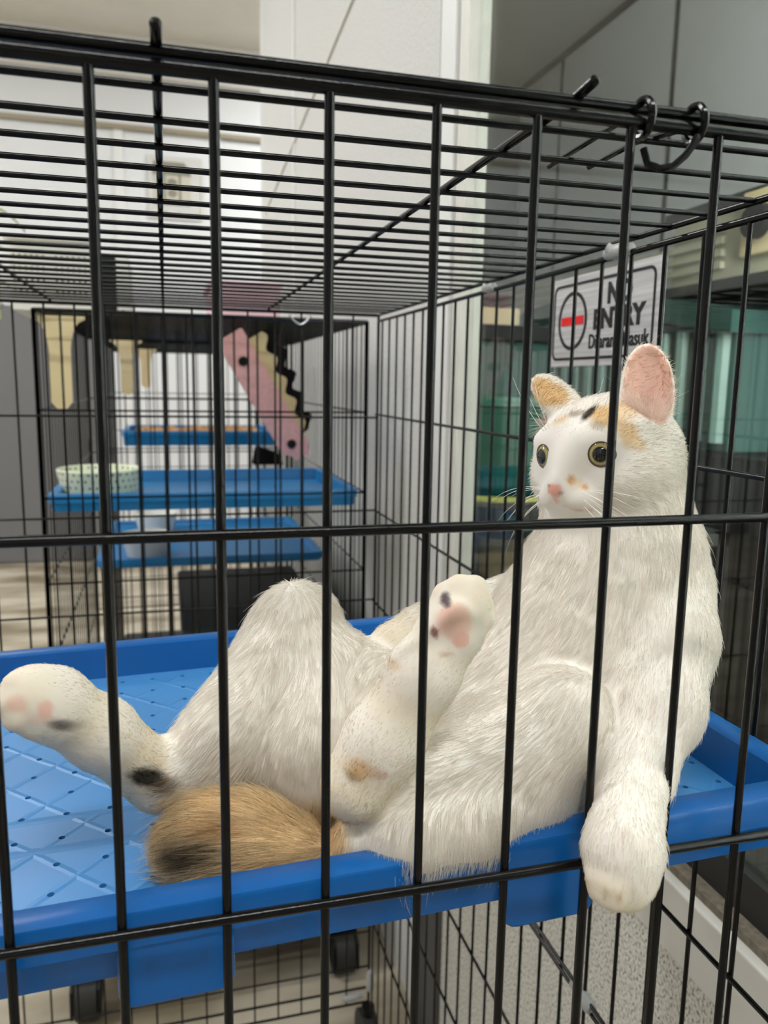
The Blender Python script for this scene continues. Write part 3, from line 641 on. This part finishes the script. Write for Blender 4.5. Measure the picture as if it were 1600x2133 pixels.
class EL:   # oriented ellipsoid (columns of A are its axes)
    def __init__(s, c, r, A=None, fur=.004, flow=(0, 0, -1), k=.008):
        s.c = np.array(c); s.r = np.array(r); s.A = np.eye(3) if A is None else np.array(A); s.fur = fur; s.k = k
        s.flow = np.array(flow)/np.linalg.norm(flow)
    def bounds(s, m): R_ = s.r.max()+m; return s.c-R_, s.c+R_
    def sd(s, p):
        q = (p-s.c) @ s.A; k0 = np.linalg.norm(q/s.r, axis=-1); k1 = np.linalg.norm(q/(s.r*s.r), axis=-1)+1e-9
        return k0*(k0-1)/k1
def chain(pts, fur, k=.012): return [RC(pts[i][0], pts[i+1][0], pts[i][1], pts[i+1][1], fur, None, k) for i in range(len(pts)-1)]
def HE(c, r, flow=(0, -1, .1), fur=.004, k=.008, rot=None):
    A = HB if rot is None else HB @ np.array(rot)
    return EL(hw(c), r, A, fur, hd(flow), k)
def smin(a, b, k): h = np.maximum(k-np.abs(a-b), 0)/k; return np.minimum(a, b)-h*h*k*.25
TRUNK = chain([((0.2538,0.4080,1.1797), .036), ((0.2533,0.4020,1.1579), .043), ((0.2468,0.4020,1.1236), .055), ((0.2301,0.4050,1.0794), .064), ((0.1839,0.4050,1.0434), .060), ((0.1354,0.4000,1.0233), .045)], .0055, .02)
TRUNK += [RC((0.3042,0.4350,1.0318), (0.2842,0.4300,1.0160), .036, .034, .0065, (-.5, 0, -.8), .02), RC((0.1045,0.3700,1.0268), (0.1229,0.3700,1.0270), .024, .030, .007, (-.6, -.3, -.8), .02)]
TRUNK += [RC((0.0819,0.3350,1.0374), (0.1055,0.3235,1.0404), .014, .0165, .0075, (-.25, -.5, -.8), .02), RC((0.1055,0.3235,1.0404), (0.1347,0.3225,1.0441), .0165, .016, .0075, (-.1, -.5, -.85), .02), RC((0.1347,0.3225,1.0441), (0.1747,0.3360,1.0468), .015, .018, .0065, (-.1, -.4, -.9), .02)]
THIGH2 = [RC((0.1314,0.3720,1.0358), (0.1883,0.3430,1.0819), .040, .030, .005, (-.55, -.1, -.65), .014), RC((0.1297,0.3450,1.0400), (0.1659,0.3400,1.0510), .026, .028, .0065, (-.3, -.35, -.85), .016),
          RC((0.1726,0.3400,1.0746), (0.0905,0.3380,1.0615), .022, .018, .005, None, .012), RC((0.1057,0.3400,1.0410), (0.1384,0.3350,1.0444), .022, .024, .007, (-.2, -.45, -.85), .014)]
FOOT2 = chain([((0.0818,0.3340,1.0666), .0185), ((0.0931,0.3320,1.0880), .0185), ((0.1103,0.3300,1.1187), .0165), ((0.1240,0.3310,1.1391), .0145), ((0.1292,0.3320,1.1495), .0140)], .0026, .008)
FOOT2 += [RC((0.1220,0.3330,1.1496), (0.1218,0.3340,1.1544), .0075, .0065, .0010, None, .0022), RC((0.1263,0.3290,1.1528), (0.1272,0.3300,1.1583), .0080, .0070, .0010, None, .0022), RC((0.1333,0.3290,1.1524), (0.1342,0.3300,1.1579), .0080, .0068, .0010, None, .0022), RC((0.1378,0.3300,1.1443), (0.1387,0.3310,1.1487), .0075, .0062, .0010, None, .0022)]
FOOT2 += [EL((0.1227,0.3205,1.1456), (.0080, .0050, .0100), None, .0012, (.3, 0, 1), .003), EL((0.1255,0.3205,1.1369), (.0040, .0040, .0046), None, .0012, (.3, 0, 1), .002)]
SHIN1 = [RC((0.0624,0.4280,1.1076), (0.0257,0.3980,1.0704), .026, .0215, .006, (-.4, 0, -.8), .012), RC((0.0307,0.3980,1.0739), (-0.0050,0.3940,1.0493), .0215, .0168, .0045, None, .012), RC((0.0380,0.3980,1.0584), (0.0175,0.3930,1.0391), .022, .017, .005, (-.6, 0, -.5), .012)]
THIGH1 = [RC((0.0687,0.4300,1.1136), (0.0793,0.4050,1.0505), .027, .044, .0055, (.2, 0, -1), .016), RC((0.0823,0.4000,1.0525), (0.1035,0.4100,1.0684), .040, .040, .006, (-.5, 0, -.7), .02), RC((0.0728,0.3920,1.0573), (0.0665,0.3850,1.0289), .034, .026, .006, (.1, 0, -1), .014)]
FOOT1 = chain([((-0.0098,0.3950,1.0499), .0168), ((-0.0339,0.3780,1.0840), .0165), ((-0.0529,0.3680,1.1043), .0162), ((-0.0609,0.3640,1.1099), .0150)], .003, .008)
FOOT1 += [RC((-0.0610,0.3620,1.1165), (-0.0654,0.3600,1.1172), .0080, .0068, .0010, None, .0022), RC((-0.0628,0.3590,1.1116), (-0.0675,0.3570,1.1111), .0082, .0070, .0010, None, .0022), RC((-0.0610,0.3580,1.1056), (-0.0654,0.3560,1.1042), .0080, .0068, .0010, None, .0022), RC((-0.0561,0.3600,1.0994), (-0.0602,0.3580,1.0989), .0075, .0062, .0010, None, .0022)]
ARM1 = chain([((0.2147,0.4450,1.1103), .027), ((0.1779,0.4380,1.1085), .0205), ((0.1460,0.4300,1.1040), .0175), ((0.1243,0.4240,1.0996), .0160)], .004, .010)
ARM1 += [RC((0.1173,0.4220,1.1031), (0.1125,0.4200,1.1012), .0078, .0070, .0010, None, .0022), RC((0.1192,0.4200,1.0964), (0.1150,0.4180,1.0940), .0078, .0068, .0010, None, .0022), RC((0.1261,0.4200,1.0936), (0.1233,0.4180,1.0916), .0072, .0062, .0010, None, .0022)]
ARM2 = chain([((0.2657,0.3880,1.1335), .037), ((0.2560,0.3620,1.1152), .030), ((0.2377,0.3360,1.0890), .0245), ((0.2129,0.3120,1.0672), .0178), ((0.1954,0.2900,1.0619), .0150), ((0.1837,0.2735,1.0550), .0160), ((0.1824,0.2710,1.0451), .0150)], .004, .010)
ARM2 += [RC((0.1721,0.2700,1.0465), (0.1716,0.2690,1.0419), .0074, .0064, .0010, None, .0022), RC((0.1751,0.2655,1.0463), (0.1752,0.2650,1.0409), .0080, .0070, .0010, None, .0022), RC((0.1819,0.2655,1.0452), (0.1823,0.2650,1.0398), .0080, .0070, .0010, None, .0022), RC((0.1904,0.2690,1.0451), (0.1903,0.2680,1.0406), .0072, .0062, .0010, None, .0022)]
TAIL = chain([((0.0734,0.3380,1.0289), .0095), ((0.0509,0.3405,1.0342), .0155), ((0.0337,0.3460,1.0391), .0200), ((0.0165,0.3540,1.0365), .0210), ((0.0055,0.3600,1.0316), .0185)], .011, .012)
HEAD = [HE((0, -.006, .0015), (.0375, .0385, .0312), (0, -1, .1), .0035, .012), HE((.018, .008, -.011), (.0200, .0210, .0180), (.6, -1, -.3), .005, .012), HE((-.018, .008, -.011), (.0200, .0210, .0180), (-.6, -1, -.3), .005, .012),
        RC(hw((0, .018, .010)), hw((0, .0365, -.0085)), .0125, .0085, .0015, hd((0, -1, .3)), .010), HE((.0072, .0320, -.0170), (.0105, .0105, .0085), (.8, -1, -.3), .0022, .006), HE((-.0072, .0320, -.0170), (.0105, .0105, .0085), (-.8, -1, -.3), .0022, .006),
        HE((0, .0285, -.0250), (.0100, .0095, .0070), (0, -.8, -1), .0025, .006), HE((0, .0405, -.0112), (.0054, .0042, .0038), (0, -1, 0), .0002, .003),
        HE((.0165, .0185, .0120), (.0120, .0100, .0060), (.4, -1, .3), .002, .010), HE((-.0165, .0185, .0120), (.0120, .0100, .0060), (-.4, -1, .3), .002, .010),
        RC(hw((0, -.012, -.010)), (0.2552,0.4080,1.1725), .034, .038, .007, (-.1, 0, -1), .022)]
EYES = [np.array((.0132, .0232, .0044)), np.array((-.0178, .0225, .0062))]
EAX = [np.array((.30, .95, .06)), np.array((-.36, .92, .06))]; EAX = [a_/np.linalg.norm(a_) for a_ in EAX]
ER, EO = .0105, .0065        # eyeball radius, radius of the lid opening
for i_ in (0, 1):            # seat each eyeball so that the skull cuts it at the lid opening
    t_ = np.linspace(-.02, .02, 401); X_ = np.array([hw(EYES[i_]+EAX[i_]*q) for q in t_]); d_ = np.full(401, .05)
    for p_ in HEAD: d_ = smin(d_, p_.sd(X_), p_.k)
    EYES[i_] = EYES[i_]+EAX[i_]*(t_[np.where(d_ < 0)[0].max()]-(ER-.0021))
def ear(base, tip, O, w, t):
    base, tip = np.array(base), np.array(tip); z = tip-base; L_ = np.linalg.norm(z); z /= L_; O = np.array(O)-z*(np.array(O) @ z); O /= np.linalg.norm(O); x = np.cross(O, z)
    A = np.stack([x, O, z], 1); c = base+z*L_*.42
    return dict(out=HE(c, (w, t, L_*.58), z, .0016, .005, A), cut=HE(c+O*t*.62+z*.0015, (w*.86, t*1.0, L_*.53), z, .001, .003, A), c=c, A=A, L=L_, w=w, t=t, base=base, z=z, O=O)
EARR = ear((-.0238, -.010, .0140), (-.0148, -.0275, .0585), (-.62, .76, .12), .0145, .0105)
EARL = ear((.0195, -.007, .0165), (.0428, .0000, .0468), (.85, .22, -.48), .0195, .0090)
GROUPS = [(TRUNK, .012), (THIGH1, .012), (SHIN1, .0045), (THIGH2, .006), (FOOT1, .007), (FOOT2, .003), (ARM1, .005), (ARM2, .005), (TAIL, .004), (HEAD, .012)]
H = .0018
G0 = np.array((-.105, .240, E-.262)); NX, NY, NZ = 262, 160, 188
gx, gy, gz = (G0[0]+H*np.arange(NX)).astype(np.float32), (G0[1]+H*np.arange(NY)).astype(np.float32), (G0[2]+H*np.arange(NZ)).astype(np.float32)
D = np.full((NX, NY, NZ), .05, np.float32)
def sub(lo, hi):
    i0 = np.clip(np.floor((lo-G0)/H).astype(int), 0, [NX, NY, NZ]); i1 = np.clip(np.ceil((hi-G0)/H).astype(int)+1, 0, [NX, NY, NZ]); return tuple(slice(a_, b_) for a_, b_ in zip(i0, i1))
def pts_of(s): return np.stack(np.meshgrid(gx[s[0]], gy[s[1]], gz[s[2]], indexing='ij'), -1)
for prims, kg in GROUPS:
    F = np.full((NX, NY, NZ), .05, np.float32)
    for p in prims:
        s = sub(*p.bounds(.026)); F[s] = smin(F[s], p.sd(pts_of(s)).astype(np.float32), p.k)
    D = smin(D, F, kg)
for e in (EARR, EARL):
    s = sub(*e['out'].bounds(.01)); q = pts_of(s); d = e['out'].sd(q)
    d = np.maximum(d, -e['cut'].sd(q)); D[s] = smin(D[s], d.astype(np.float32), .004)
    q2 = e['cut'].sd(q)+.002; D[s] = np.maximum(D[s], (-q2).astype(np.float32))    # hollow of the ear reaches into the skull a little
def surface_nets(D):
    ins = D < 0; n = np.array(D.shape)-1; cid = lambda i, j, k: (i*n[1]+j)*n[2]+k
    ids, pos, quads = [], [], []
    for ax in range(3):
        a_ = [slice(None)]*3; b_ = [slice(None)]*3; a_[ax] = slice(0, -1); b_[ax] = slice(1, None)
        x = np.argwhere(ins[tuple(a_)] != ins[tuple(b_)]); x1 = x.copy(); x1[:, ax] += 1
        o1, o2 = [(1, 2), (2, 0), (0, 1)][ax]
        ok = (x[:, o1] > 0) & (x[:, o2] > 0) & (x[:, o1] < n[o1]) & (x[:, o2] < n[o2]); x, x1 = x[ok], x1[ok]
        d0 = D[tuple(x.T)]; d1 = D[tuple(x1.T)]; t_ = d0/(d0-d1); pw = x.astype(float); pw[:, ax] += t_
        four = []
        for u, v in ((-1, -1), (0, -1), (0, 0), (-1, 0)):
            c = x.copy(); c[:, o1] += u; c[:, o2] += v; ci = cid(*c.T); four.append(ci); ids.append(ci); pos.append(pw)
        q = np.stack(four, 1); fl = d0 > 0; q[fl] = q[fl][:, ::-1]; quads.append(q)
    ids = np.concatenate(ids); pos = np.concatenate(pos); quads = np.concatenate(quads)
    un, inv = np.unique(ids, return_inverse=True); cnt = np.bincount(inv); V = np.stack([np.bincount(inv, pos[:, c])/cnt for c in range(3)], 1)
    return G0+H*V, np.searchsorted(un, quads)
V, Q = surface_nets(D)
# keep the main body only
par = np.arange(len(V))
for _ in range(200):
    m_ = par[Q].min(1); new = par.copy(); np.minimum.at(new, Q.ravel(), np.repeat(m_, 4)); new = new[new]
    if (new == par).all(): break
    par = new
main = np.bincount(par).argmax(); keep = par == main; rm = np.cumsum(keep)-1; Q = rm[Q[keep[Q[:, 0]]]]; V = V[keep]
E2 = np.concatenate([Q[:, [0, 1]], Q[:, [1, 2]], Q[:, [2, 3]], Q[:, [3, 0]]])
deg = np.bincount(E2[:, 0], minlength=len(V))+np.bincount(E2[:, 1], minlength=len(V))
for lam in (.5, -.52, .5, -.52):
    S = np.stack([np.bincount(E2[:, 0], V[E2[:, 1], c], len(V))+np.bincount(E2[:, 1], V[E2[:, 0], c], len(V)) for c in range(3)], 1)/deg[:, None]; V = V+lam*(S-V)
def normals(V, Q):
    n = np.cross(V[Q[:, 2]]-V[Q[:, 0]], V[Q[:, 3]]-V[Q[:, 1]]); N = np.stack([np.bincount(Q.ravel(), np.repeat(n[:, c], 4), len(V)) for c in range(3)], 1); return N/(np.linalg.norm(N, axis=1, keepdims=True)+1e-12)
NV = normals(V, Q)
# coat: hair direction, length and colour, all fixed to the body
ALLP = [p for g, _ in GROUPS for p in g]
def fields(X):
    wsum = np.zeros(len(X)); fl = np.zeros((len(X), 3)); ln = np.zeros(len(X))
    for p in ALLP:
        w_ = np.exp(-np.abs(p.sd(X))/.004)+1e-12; wsum += w_; fl += w_[:, None]*p.flow; ln += w_*p.fur
    return fl/wsum[:, None], ln/wsum
def vnoise(X, s, seed=0):
    X = X*s+seed*17.3; o = np.zeros(len(X))
    for k_ in range(5): o += np.sin(X @ np.array((1.7+k_*.9, 2.3-k_*.7, 1.1+k_*1.3))+k_*2.1)*np.cos(X @ np.array((-1.3+k_*.5, 1.9+k_*.3, 2.7-k_*.8))+k_)
    return o/5
WHITE = np.array(lin(233, 227, 217)[:3]); TAN = np.array(lin(206, 170, 120)[:3]); TANL = np.array(lin(224, 198, 160)[:3]); BLK = np.array((.012, .010, .009)); GBR = np.array(lin(128, 108, 84)[:3]); PINK = np.array(lin(226, 168, 152)[:3]); EARP = np.array(lin(236, 196, 176)[:3]); PAD = np.array(lin(222, 176, 158)[:3]); ORG = np.array(lin(208, 152, 92)[:3]); MUD = np.array(lin(72, 60, 56)[:3]); CREAM = np.array(lin(216, 199, 164)[:3])
PATCH = []    # (centre, radii, frame, colour, edge softness, strength)
def patch(c, r, col, soft=.35, amt=1., A=None, ns=300): PATCH.append((np.array(c), np.array(r, float) if np.ndim(r) else np.array((r,)*3), np.eye(3) if A is None else A, col, soft, amt, ns))
hp = lambda c, r, col, soft=.35, amt=1.: patch(hw(c), r, col, soft, amt, HB)
patch((0.2249,0.3780,1.2361), (.0105, .016, .0105), TAN, .5); patch((0.2315,0.3655,1.2272), (.0085, .014, .0120), TAN, .6, .85); patch((0.2354,0.3778,1.2392), (.010, .014, .010), TANL, .6, .9); patch((0.2374,0.3629,1.2212), (.006, .012, .006), TANL, .8, .8)
patch((0.2190,0.3863,1.2375), (.0036, .0100, .0100), BLK, .5, .97, HB); patch((0.2193,0.3748,1.2317), (.0080, .0050, .0060), GBR, .7, .6, HB)
patch((0.2134,0.4181,1.2472), (.0150, .013, .0120), TAN, .4, .95); patch((0.2094,0.4241,1.2526), (.008, .010, .007), TAN, .5, .9); patch((0.2125,0.3926,1.2359), (.0100, .010, .0035), GBR, .7, .75); patch((0.2078,0.3998,1.2325), (.0080, .010, .0045), TANL, .6, .85)
patch((0.2058,0.3764,1.2012), (.0030, .006, .0038), ORG, .6, .9); patch((0.2091,0.3740,1.1994), (.0058, .006, .0045), TANL, .8, .65); patch((0.2122,0.3719,1.1979), (.0024, .006, .0022), ORG, .6, .8)
hp((0, .0430, -.0105), (.0056, .005, .0042), PINK, .25); hp((0, .0425, -.0155), (.0020, .004, .0040), PINK, .5, .8); hp((-.0038, .0425, -.0118), (.0026, .003, .0011), GBR, .5, .8); hp((.0030, .0435, -.0086), (.0030, .003, .0009), GBR, .5, .75); hp((-.0027, .044, -.0130), (.0013, .003, .0009), np.array(lin(90, 50, 45)[:3]), .5, .8)
hp(EYES[1]+(.0086, .008, -.0040), (.0028, .006, .0045), PINK, .6, .6); hp(EYES[1]+(.0092, .009, -.0062), (.0012, .006, .0014), np.array(lin(120, 60, 50)[:3]), .4, .8)
for mw in ((0.2029,0.3763,1.1869), (0.2055,0.3742,1.1859), (0.2082,0.3722,1.1854), (0.2110,0.3708,1.1853), (0.2148,0.3705,1.1855)): patch(mw, (.0030, .005, .0014), np.array(lin(206, 160, 146)[:3]), .8, .7)
patch((-0.0130,0.3732,1.0604), (.0135, .020, .0068), BLK, .5, .97, np.array(((.87, 0, -.5), (0, 1, 0), (.5, 0, .87))).T); patch((-0.0050,0.3764,1.0533), (.010, .016, .0075), np.array(lin(104, 84, 62)[:3]), .7, .8)
patch((-0.0475,0.3510,1.1004), (.0085, .012, .0038), MUD, .6, .85, np.array(((.93, 0, .36), (0, 1, 0), (-.36, 0, .93)))); patch((-0.0416,0.3539,1.0981), (.007, .010, .0035), np.array(lin(150, 134, 112)[:3]), .8, .6); patch((-0.0647,0.3500,1.1124), (.0060, .010, .0052), PAD, .6, .7); patch((-0.0534,0.3502,1.1086), (.0042, .008, .0058), PAD, .5, .85); patch((-0.0572,0.3494,1.1050), (.010, .008, .006), PAD, .9, .35)
for mw in ((0.1688,0.2601,1.0449), (0.1736,0.2578,1.0440), (0.1789,0.2563,1.0466)): patch(mw, (.0011, .006, .0055), np.array(lin(176, 150, 120)[:3]), .9, .55)  # tan lines put into the coat as shade between the toes
patch((0.0759,0.3183,1.0786), (.0050, .010, .0042), BLK, .8, .92); patch((0.0778,0.3172,1.0817), (.0100, .012, .0078), TAN, .8, .85); patch((0.0856,0.3137,1.0805), (.0060, .010, .0050), np.array(lin(196, 160, 132)[:3]), .8, .6)
patch((0.1208,0.3155,1.1472), (.0088, .010, .0110), PAD, .4, .70); patch((0.1230,0.3147,1.1390), (.0046, .008, .0050), PAD, .4, 1.); patch((0.1150,0.3182,1.1492), (.0065, .008, .0120), PAD, .7, .6); patch((0.1182,0.3222,1.1555), (.0021, .010, .0044), np.array(lin(80, 62, 70)[:3]), .5, .95, np.array(((.86, 0, .5), (0, 1, 0), (-.5, 0, .86)))); patch((0.1119,0.3196,1.1417), (.0022, .008, .0032), np.array(lin(120, 72, 60)[:3]), .6, .9); patch((0.1162,0.3152,1.1325), (.0050, .008, .0016), np.array(lin(190, 160, 132)[:3]), .7, .7)
patch((0.0152,0.3436,1.0562), (.009, .014, .007), np.array(lin(226, 186, 150)[:3]), .8, .7)
patch((0.0934,0.3258,1.1261), (.009, .010, .0035), np.array(lin(214, 178, 140)[:3]), .8, .6)
for c in ((0.0588,0.3400,1.0329), (0.0423,0.3430,1.0372), (0.0273,0.3490,1.0394), (0.0154,0.3540,1.0382), (0.0049,0.3600,1.0336)): patch(c, (.026, .028, .026), np.array(lin(238, 214, 172)[:3]), .25, .97)
patch((0.0123,0.3336,1.0426), (.0200, .022, .0095), np.array(lin(92, 76, 58)[:3]), .9, .85); patch((0.0039,0.3369,1.0371), (.014, .020, .0085), np.array(lin(58, 48, 40)[:3]), .8, .85); patch((0.0208,0.3336,1.0507), (.016, .02, .006), np.array(lin(190, 150, 104)[:3]), .9, .7)
def colour(X):
    c = np.tile(WHITE, (len(X), 1)); n_ = vnoise(X, 260)
    paw = np.zeros(len(X))
    for g in (FOOT1, FOOT2, ARM1[-4:], ARM2[-4:]):
        for p in g: paw = np.maximum(paw, np.exp(-np.maximum(p.sd(X), 0)/.002)*(np.abs(p.sd(X)) < .006))
    c += (CREAM-WHITE)*(paw*.75*(.7+.3*vnoise(X, 90, 2)))[:, None]
    for ce, r, A, col, soft, amt, ns in PATCH:
        d = np.linalg.norm(((X-ce) @ A)/r, axis=1)+.12*n_; a_ = np.clip((1-d)/soft, 0, 1); a_ = a_*a_*(3-2*a_)*amt; c += (col-c)*a_[:, None]
    for e in (EARR, EARL):   # bare pink skin inside the ear, tan outside of the turned one
        q = (X-np.array(hw(e['c']))) @ (HB @ e['A']); r = np.sqrt((q[:, 0]/e['w'])**2+(q[:, 2]/(e['L']*.58))**2)
        inn = (e['cut'].sd(X) < .0010) & (r < 1.02)
        v = np.clip((q[:, 2]/e['L']+.42), 0, 1); cc = EARP[None]*(.72+.30*v[:, None])  # skin colour darkened towards the root as shade in the hollow
        c = np.where(inn[:, None], cc, c)
    return np.clip(c, 0, 1)
CV = colour(V)
me = bpy.data.meshes.new('cat'); me.from_pydata(V.tolist(), [], Q.tolist()); me.update()
for p in me.polygons: p.use_smooth = True
ca = me.attributes.new('coat', 'FLOAT_COLOR', 'POINT'); ca.data.foreach_set('color', np.concatenate([CV, np.ones((len(V), 1))], 1).astype(np.float32).ravel())
def coat_mat(name, hair):
    m = bpy.data.materials.new(name); m.use_nodes = True; nt = m.node_tree; b = nt.nodes['Principled BSDF']
    at = nt.nodes.new('ShaderNodeAttribute'); at.attribute_name = 'coat'; nt.links.new(at.outputs['Color'], b.inputs['Base Color'])
    b.inputs['Roughness'].default_value = .75 if not hair else .6; b.inputs['Specular IOR Level'].default_value = .04 if hair else .15
    if hair:
        out = nt.nodes['Material Output']; tl = nt.nodes.new('ShaderNodeBsdfTranslucent'); nt.links.new(at.outputs['Color'], tl.inputs[0]); mx = nt.nodes.new('ShaderNodeMixShader'); mx.inputs[0].default_value = .5
        nt.links.new(b.outputs[0], mx.inputs[1]); nt.links.new(tl.outputs[0], mx.inputs[2]); nt.links.new(mx.outputs[0], out.inputs[0])
    else:
        b.inputs['Subsurface Weight'].default_value = .15; b.inputs['Subsurface Radius'].default_value = (.004, .002, .0015)
    return m
me.materials.append(coat_mat('cat_coat', False))
cat = link('cat', me, None, None, None, 'white cat with tan and black patches sprawled upright on the blue tray', 'cat')
# fur
rng = np.random.default_rng(5); NS = 240000
T = np.concatenate([Q[:, [0, 1, 2]], Q[:, [0, 2, 3]]]); ar = np.linalg.norm(np.cross(V[T[:, 1]]-V[T[:, 0]], V[T[:, 2]]-V[T[:, 0]]), axis=1)
ti = rng.choice(len(T), NS, p=ar/ar.sum()); u, v = rng.random(NS), rng.random(NS); fl = u+v > 1; u[fl], v[fl] = 1-u[fl], 1-v[fl]
tri = T[ti]; X = V[tri[:, 0]]+u[:, None]*(V[tri[:, 1]]-V[tri[:, 0]])+v[:, None]*(V[tri[:, 2]]-V[tri[:, 0]])
N = NV[tri[:, 0]]*(1-u-v)[:, None]+NV[tri[:, 1]]*u[:, None]+NV[tri[:, 2]]*v[:, None]; N /= np.linalg.norm(N, axis=1, keepdims=True)+1e-9
FL, LN = fields(X); CS = colour(X)
okm = np.ones(NS, bool)
for c, a_ in zip(EYES, EAX):
    q = X-np.array(hw(c+a_*.0083)); dd = np.linalg.norm(q, axis=1); okm &= dd > .0070; LN *= np.clip((dd-.0068)/.010, .12, 1)
dn_ = np.linalg.norm(X-np.array(hw((0, .0425, -.0085))), axis=1); okm &= dn_ > .0055; LN *= np.clip(dn_/.03, .3, 1)
for e in (EARR, EARL):
    q = (X-np.array(hw(e['c']))) @ (HB @ e['A']); inn = e['cut'].sd(X) < .0012; low = q[:, 2] < -e['L']*.16
    okm &= ~(inn & ~low & (rng.random(NS) > .35)); LN = np.where(inn & low, .010, LN)
    CS = np.where((inn & low)[:, None], np.array(lin(238, 220, 208)[:3])[None], CS)
    FL = np.where((inn & low)[:, None], (HB @ (e['z']*.9+e['O']*.5))[None], FL)
for ce in ((0.1206,0.3157,1.1480), (0.1230,0.3149,1.1398), (-0.0538,0.3496,1.1093)): LN = np.where(np.linalg.norm(X-np.array(ce), axis=1) < .011, np.minimum(LN, .0016), LN)
X, N, FL, LN, CS = X[okm], N[okm], FL[okm], LN[okm], CS[okm]; NS = len(X)
FLt = FL-N*np.sum(FL*N, 1, keepdims=True); FLt /= np.linalg.norm(FLt, axis=1, keepdims=True)+.15
clump = np.stack([vnoise(X, 330, s_) for s_ in (1, 2, 3)], 1)
d0 = FLt*1.0+N*.42+clump*.08+rng.normal(0, .12, (NS, 3)); d0 /= np.linalg.norm(d0, axis=1, keepdims=True)
L_ = LN*rng.uniform(.65, 1.15, NS)*(1+(1.1*rng.random(NS))*(rng.random(NS) > .95)*(LN > .0035))
NP = 5; sv = np.linspace(0, 1, NP); PT = np.zeros((NS, NP, 3))
bend = FLt*.38-N*.22+np.array((0, 0, -.10))
for i, s_ in enumerate(sv): PT[:, i] = X-N*.0005+L_[:, None]*(d0*s_+bend*s_*s_)
hc = bpy.data.hair_curves.new('fur'); hc.add_curves([NP]*NS)
hc.attributes['position'].data.foreach_set('vector', PT.astype(np.float32).ravel())
ra = hc.attributes.get('radius') or hc.attributes.new('radius', 'FLOAT', 'POINT')
ra.data.foreach_set('value', np.tile(np.array((.00011, .0001, .00009, .00006, .00002), np.float32), NS))
vc = hc.attributes.new('coat', 'FLOAT_COLOR', 'CURVE'); shade = np.clip(1+rng.normal(0, .05, NS), .8, 1.15)[:, None]
tick = (rng.random(NS) < .40)[:, None]*(np.linalg.norm(CS-WHITE, axis=1) > .25)[:, None]; CS2 = np.clip(CS*shade*(1-.35*tick), 0, 1)
vc.data.foreach_set('color', np.concatenate([CS2, np.ones((NS, 1))], 1).astype(np.float32).ravel())
hc.materials.append(coat_mat('cat_fur', True))
fur = bpy.data.objects.new('fur', hc); COL.objects.link(fur); fur.parent = cat; fur['kind'] = 'stuff'
# eyes
def eye_mat(name, iris1, iris2, pup):
    m = bpy.data.materials.new(name); m.use_nodes = True; nt = m.node_tree; b = nt.nodes['Principled BSDF']
    tc = nt.nodes.new('ShaderNodeTexCoord'); sp = nt.nodes.new('ShaderNodeSeparateXYZ'); nt.links.new(tc.outputs['Object'], sp.inputs[0])
    cb = nt.nodes.new('ShaderNodeCombineXYZ'); nt.links.new(sp.outputs[0], cb.inputs[0]); nt.links.new(sp.outputs[1], cb.inputs[1])
    ln_ = nt.nodes.new('ShaderNodeVectorMath'); ln_.operation = 'LENGTH'; nt.links.new(cb.outputs[0], ln_.inputs[0])
    dv = nt.nodes.new('ShaderNodeMath'); dv.operation = 'DIVIDE'; dv.inputs[1].default_value = ER; nt.links.new(ln_.outputs['Value'], dv.inputs[0])
    r = nt.nodes.new('ShaderNodeValToRGB'); e = r.color_ramp.elements; e[0].position = pup; e[0].color = (.002, .002, .002, 1); e[1].position = pup+.018; e[1].color = iris1
    for ps, c in ((.47, iris2), (.56, iris1), (.60, (.03, .02, .012, 1))): x = e.new(ps); x.color = c
    nt.links.new(dv.outputs[0], r.inputs[0]); nt.links.new(r.outputs[0], b.inputs['Base Color']); b.inputs['Roughness'].default_value = .03; b.inputs['Specular IOR Level'].default_value = .5; b.inputs['Coat Weight'].default_value = .35; b.inputs['Coat Roughness'].default_value = .02
    return m
EM = eye_mat('cat_eye', lin(122, 112, 66), lin(164, 150, 100), .37); RIM = mat('eyelid_rim', lin(96, 70, 60), .5)
for c, a_ in zip(EYES, EAX):
    w_ = Vector(hw(c)); ax_ = Vector(hd(a_)).normalized(); rot = ax_.to_track_quat('Z', 'Y')
    bm = B(); bmesh.ops.create_uvsphere(bm, u_segments=40, v_segments=24, radius=ER); o = obj('eye', bm, EM, cat, smooth=True); o.location = w_; o.rotation_mode = 'QUATERNION'; o.rotation_quaternion = rot
    bm = B(); tube(bm, [(.0065*math.cos(k*PI/20), .0065*math.sin(k*PI/20), .0083) for k in range(40)], .00045, 6, closed=True); r_ = obj('eyelid', bm, RIM, o, smooth=True)
# whiskers, brow hairs
bm = B()
def whisk(a_, d_, L0, sag):
    a_ = np.array(a_); d_ = np.array(d_)/np.linalg.norm(d_); pts = []
    for i in range(8): t_ = i/7; pts.append(hw(a_+d_*L0*t_+np.array((0, -.25*t_*t_*L0, -sag*t_*t_*L0))))
    tube(bm, pts, [.00022*(1-.75*i/7) for i in range(8)], 5)
for side in (1, -1):
    for j in range(9):
        rw, cl = j % 3, j//3
        whisk((side*(.0105+.0018*cl), .0372-.0022*cl, -.0125-.0026*rw), (side*1, .35-.1*cl, .10-.28*rw+rnd.uniform(-.08, .08)), .030+.007*cl+rnd.uniform(-.004, .004), .25+rnd.uniform(0, .25))
    for j in range(3): whisk((side*(.013+.002*j), .025, .0155), (side*(.35+.2*j), .3, 1), .030+.004*j, -.1)
obj('whiskers', bm, mat('whisker', lin(238, 236, 228), .4), cat, smooth=True, kind='stuff')
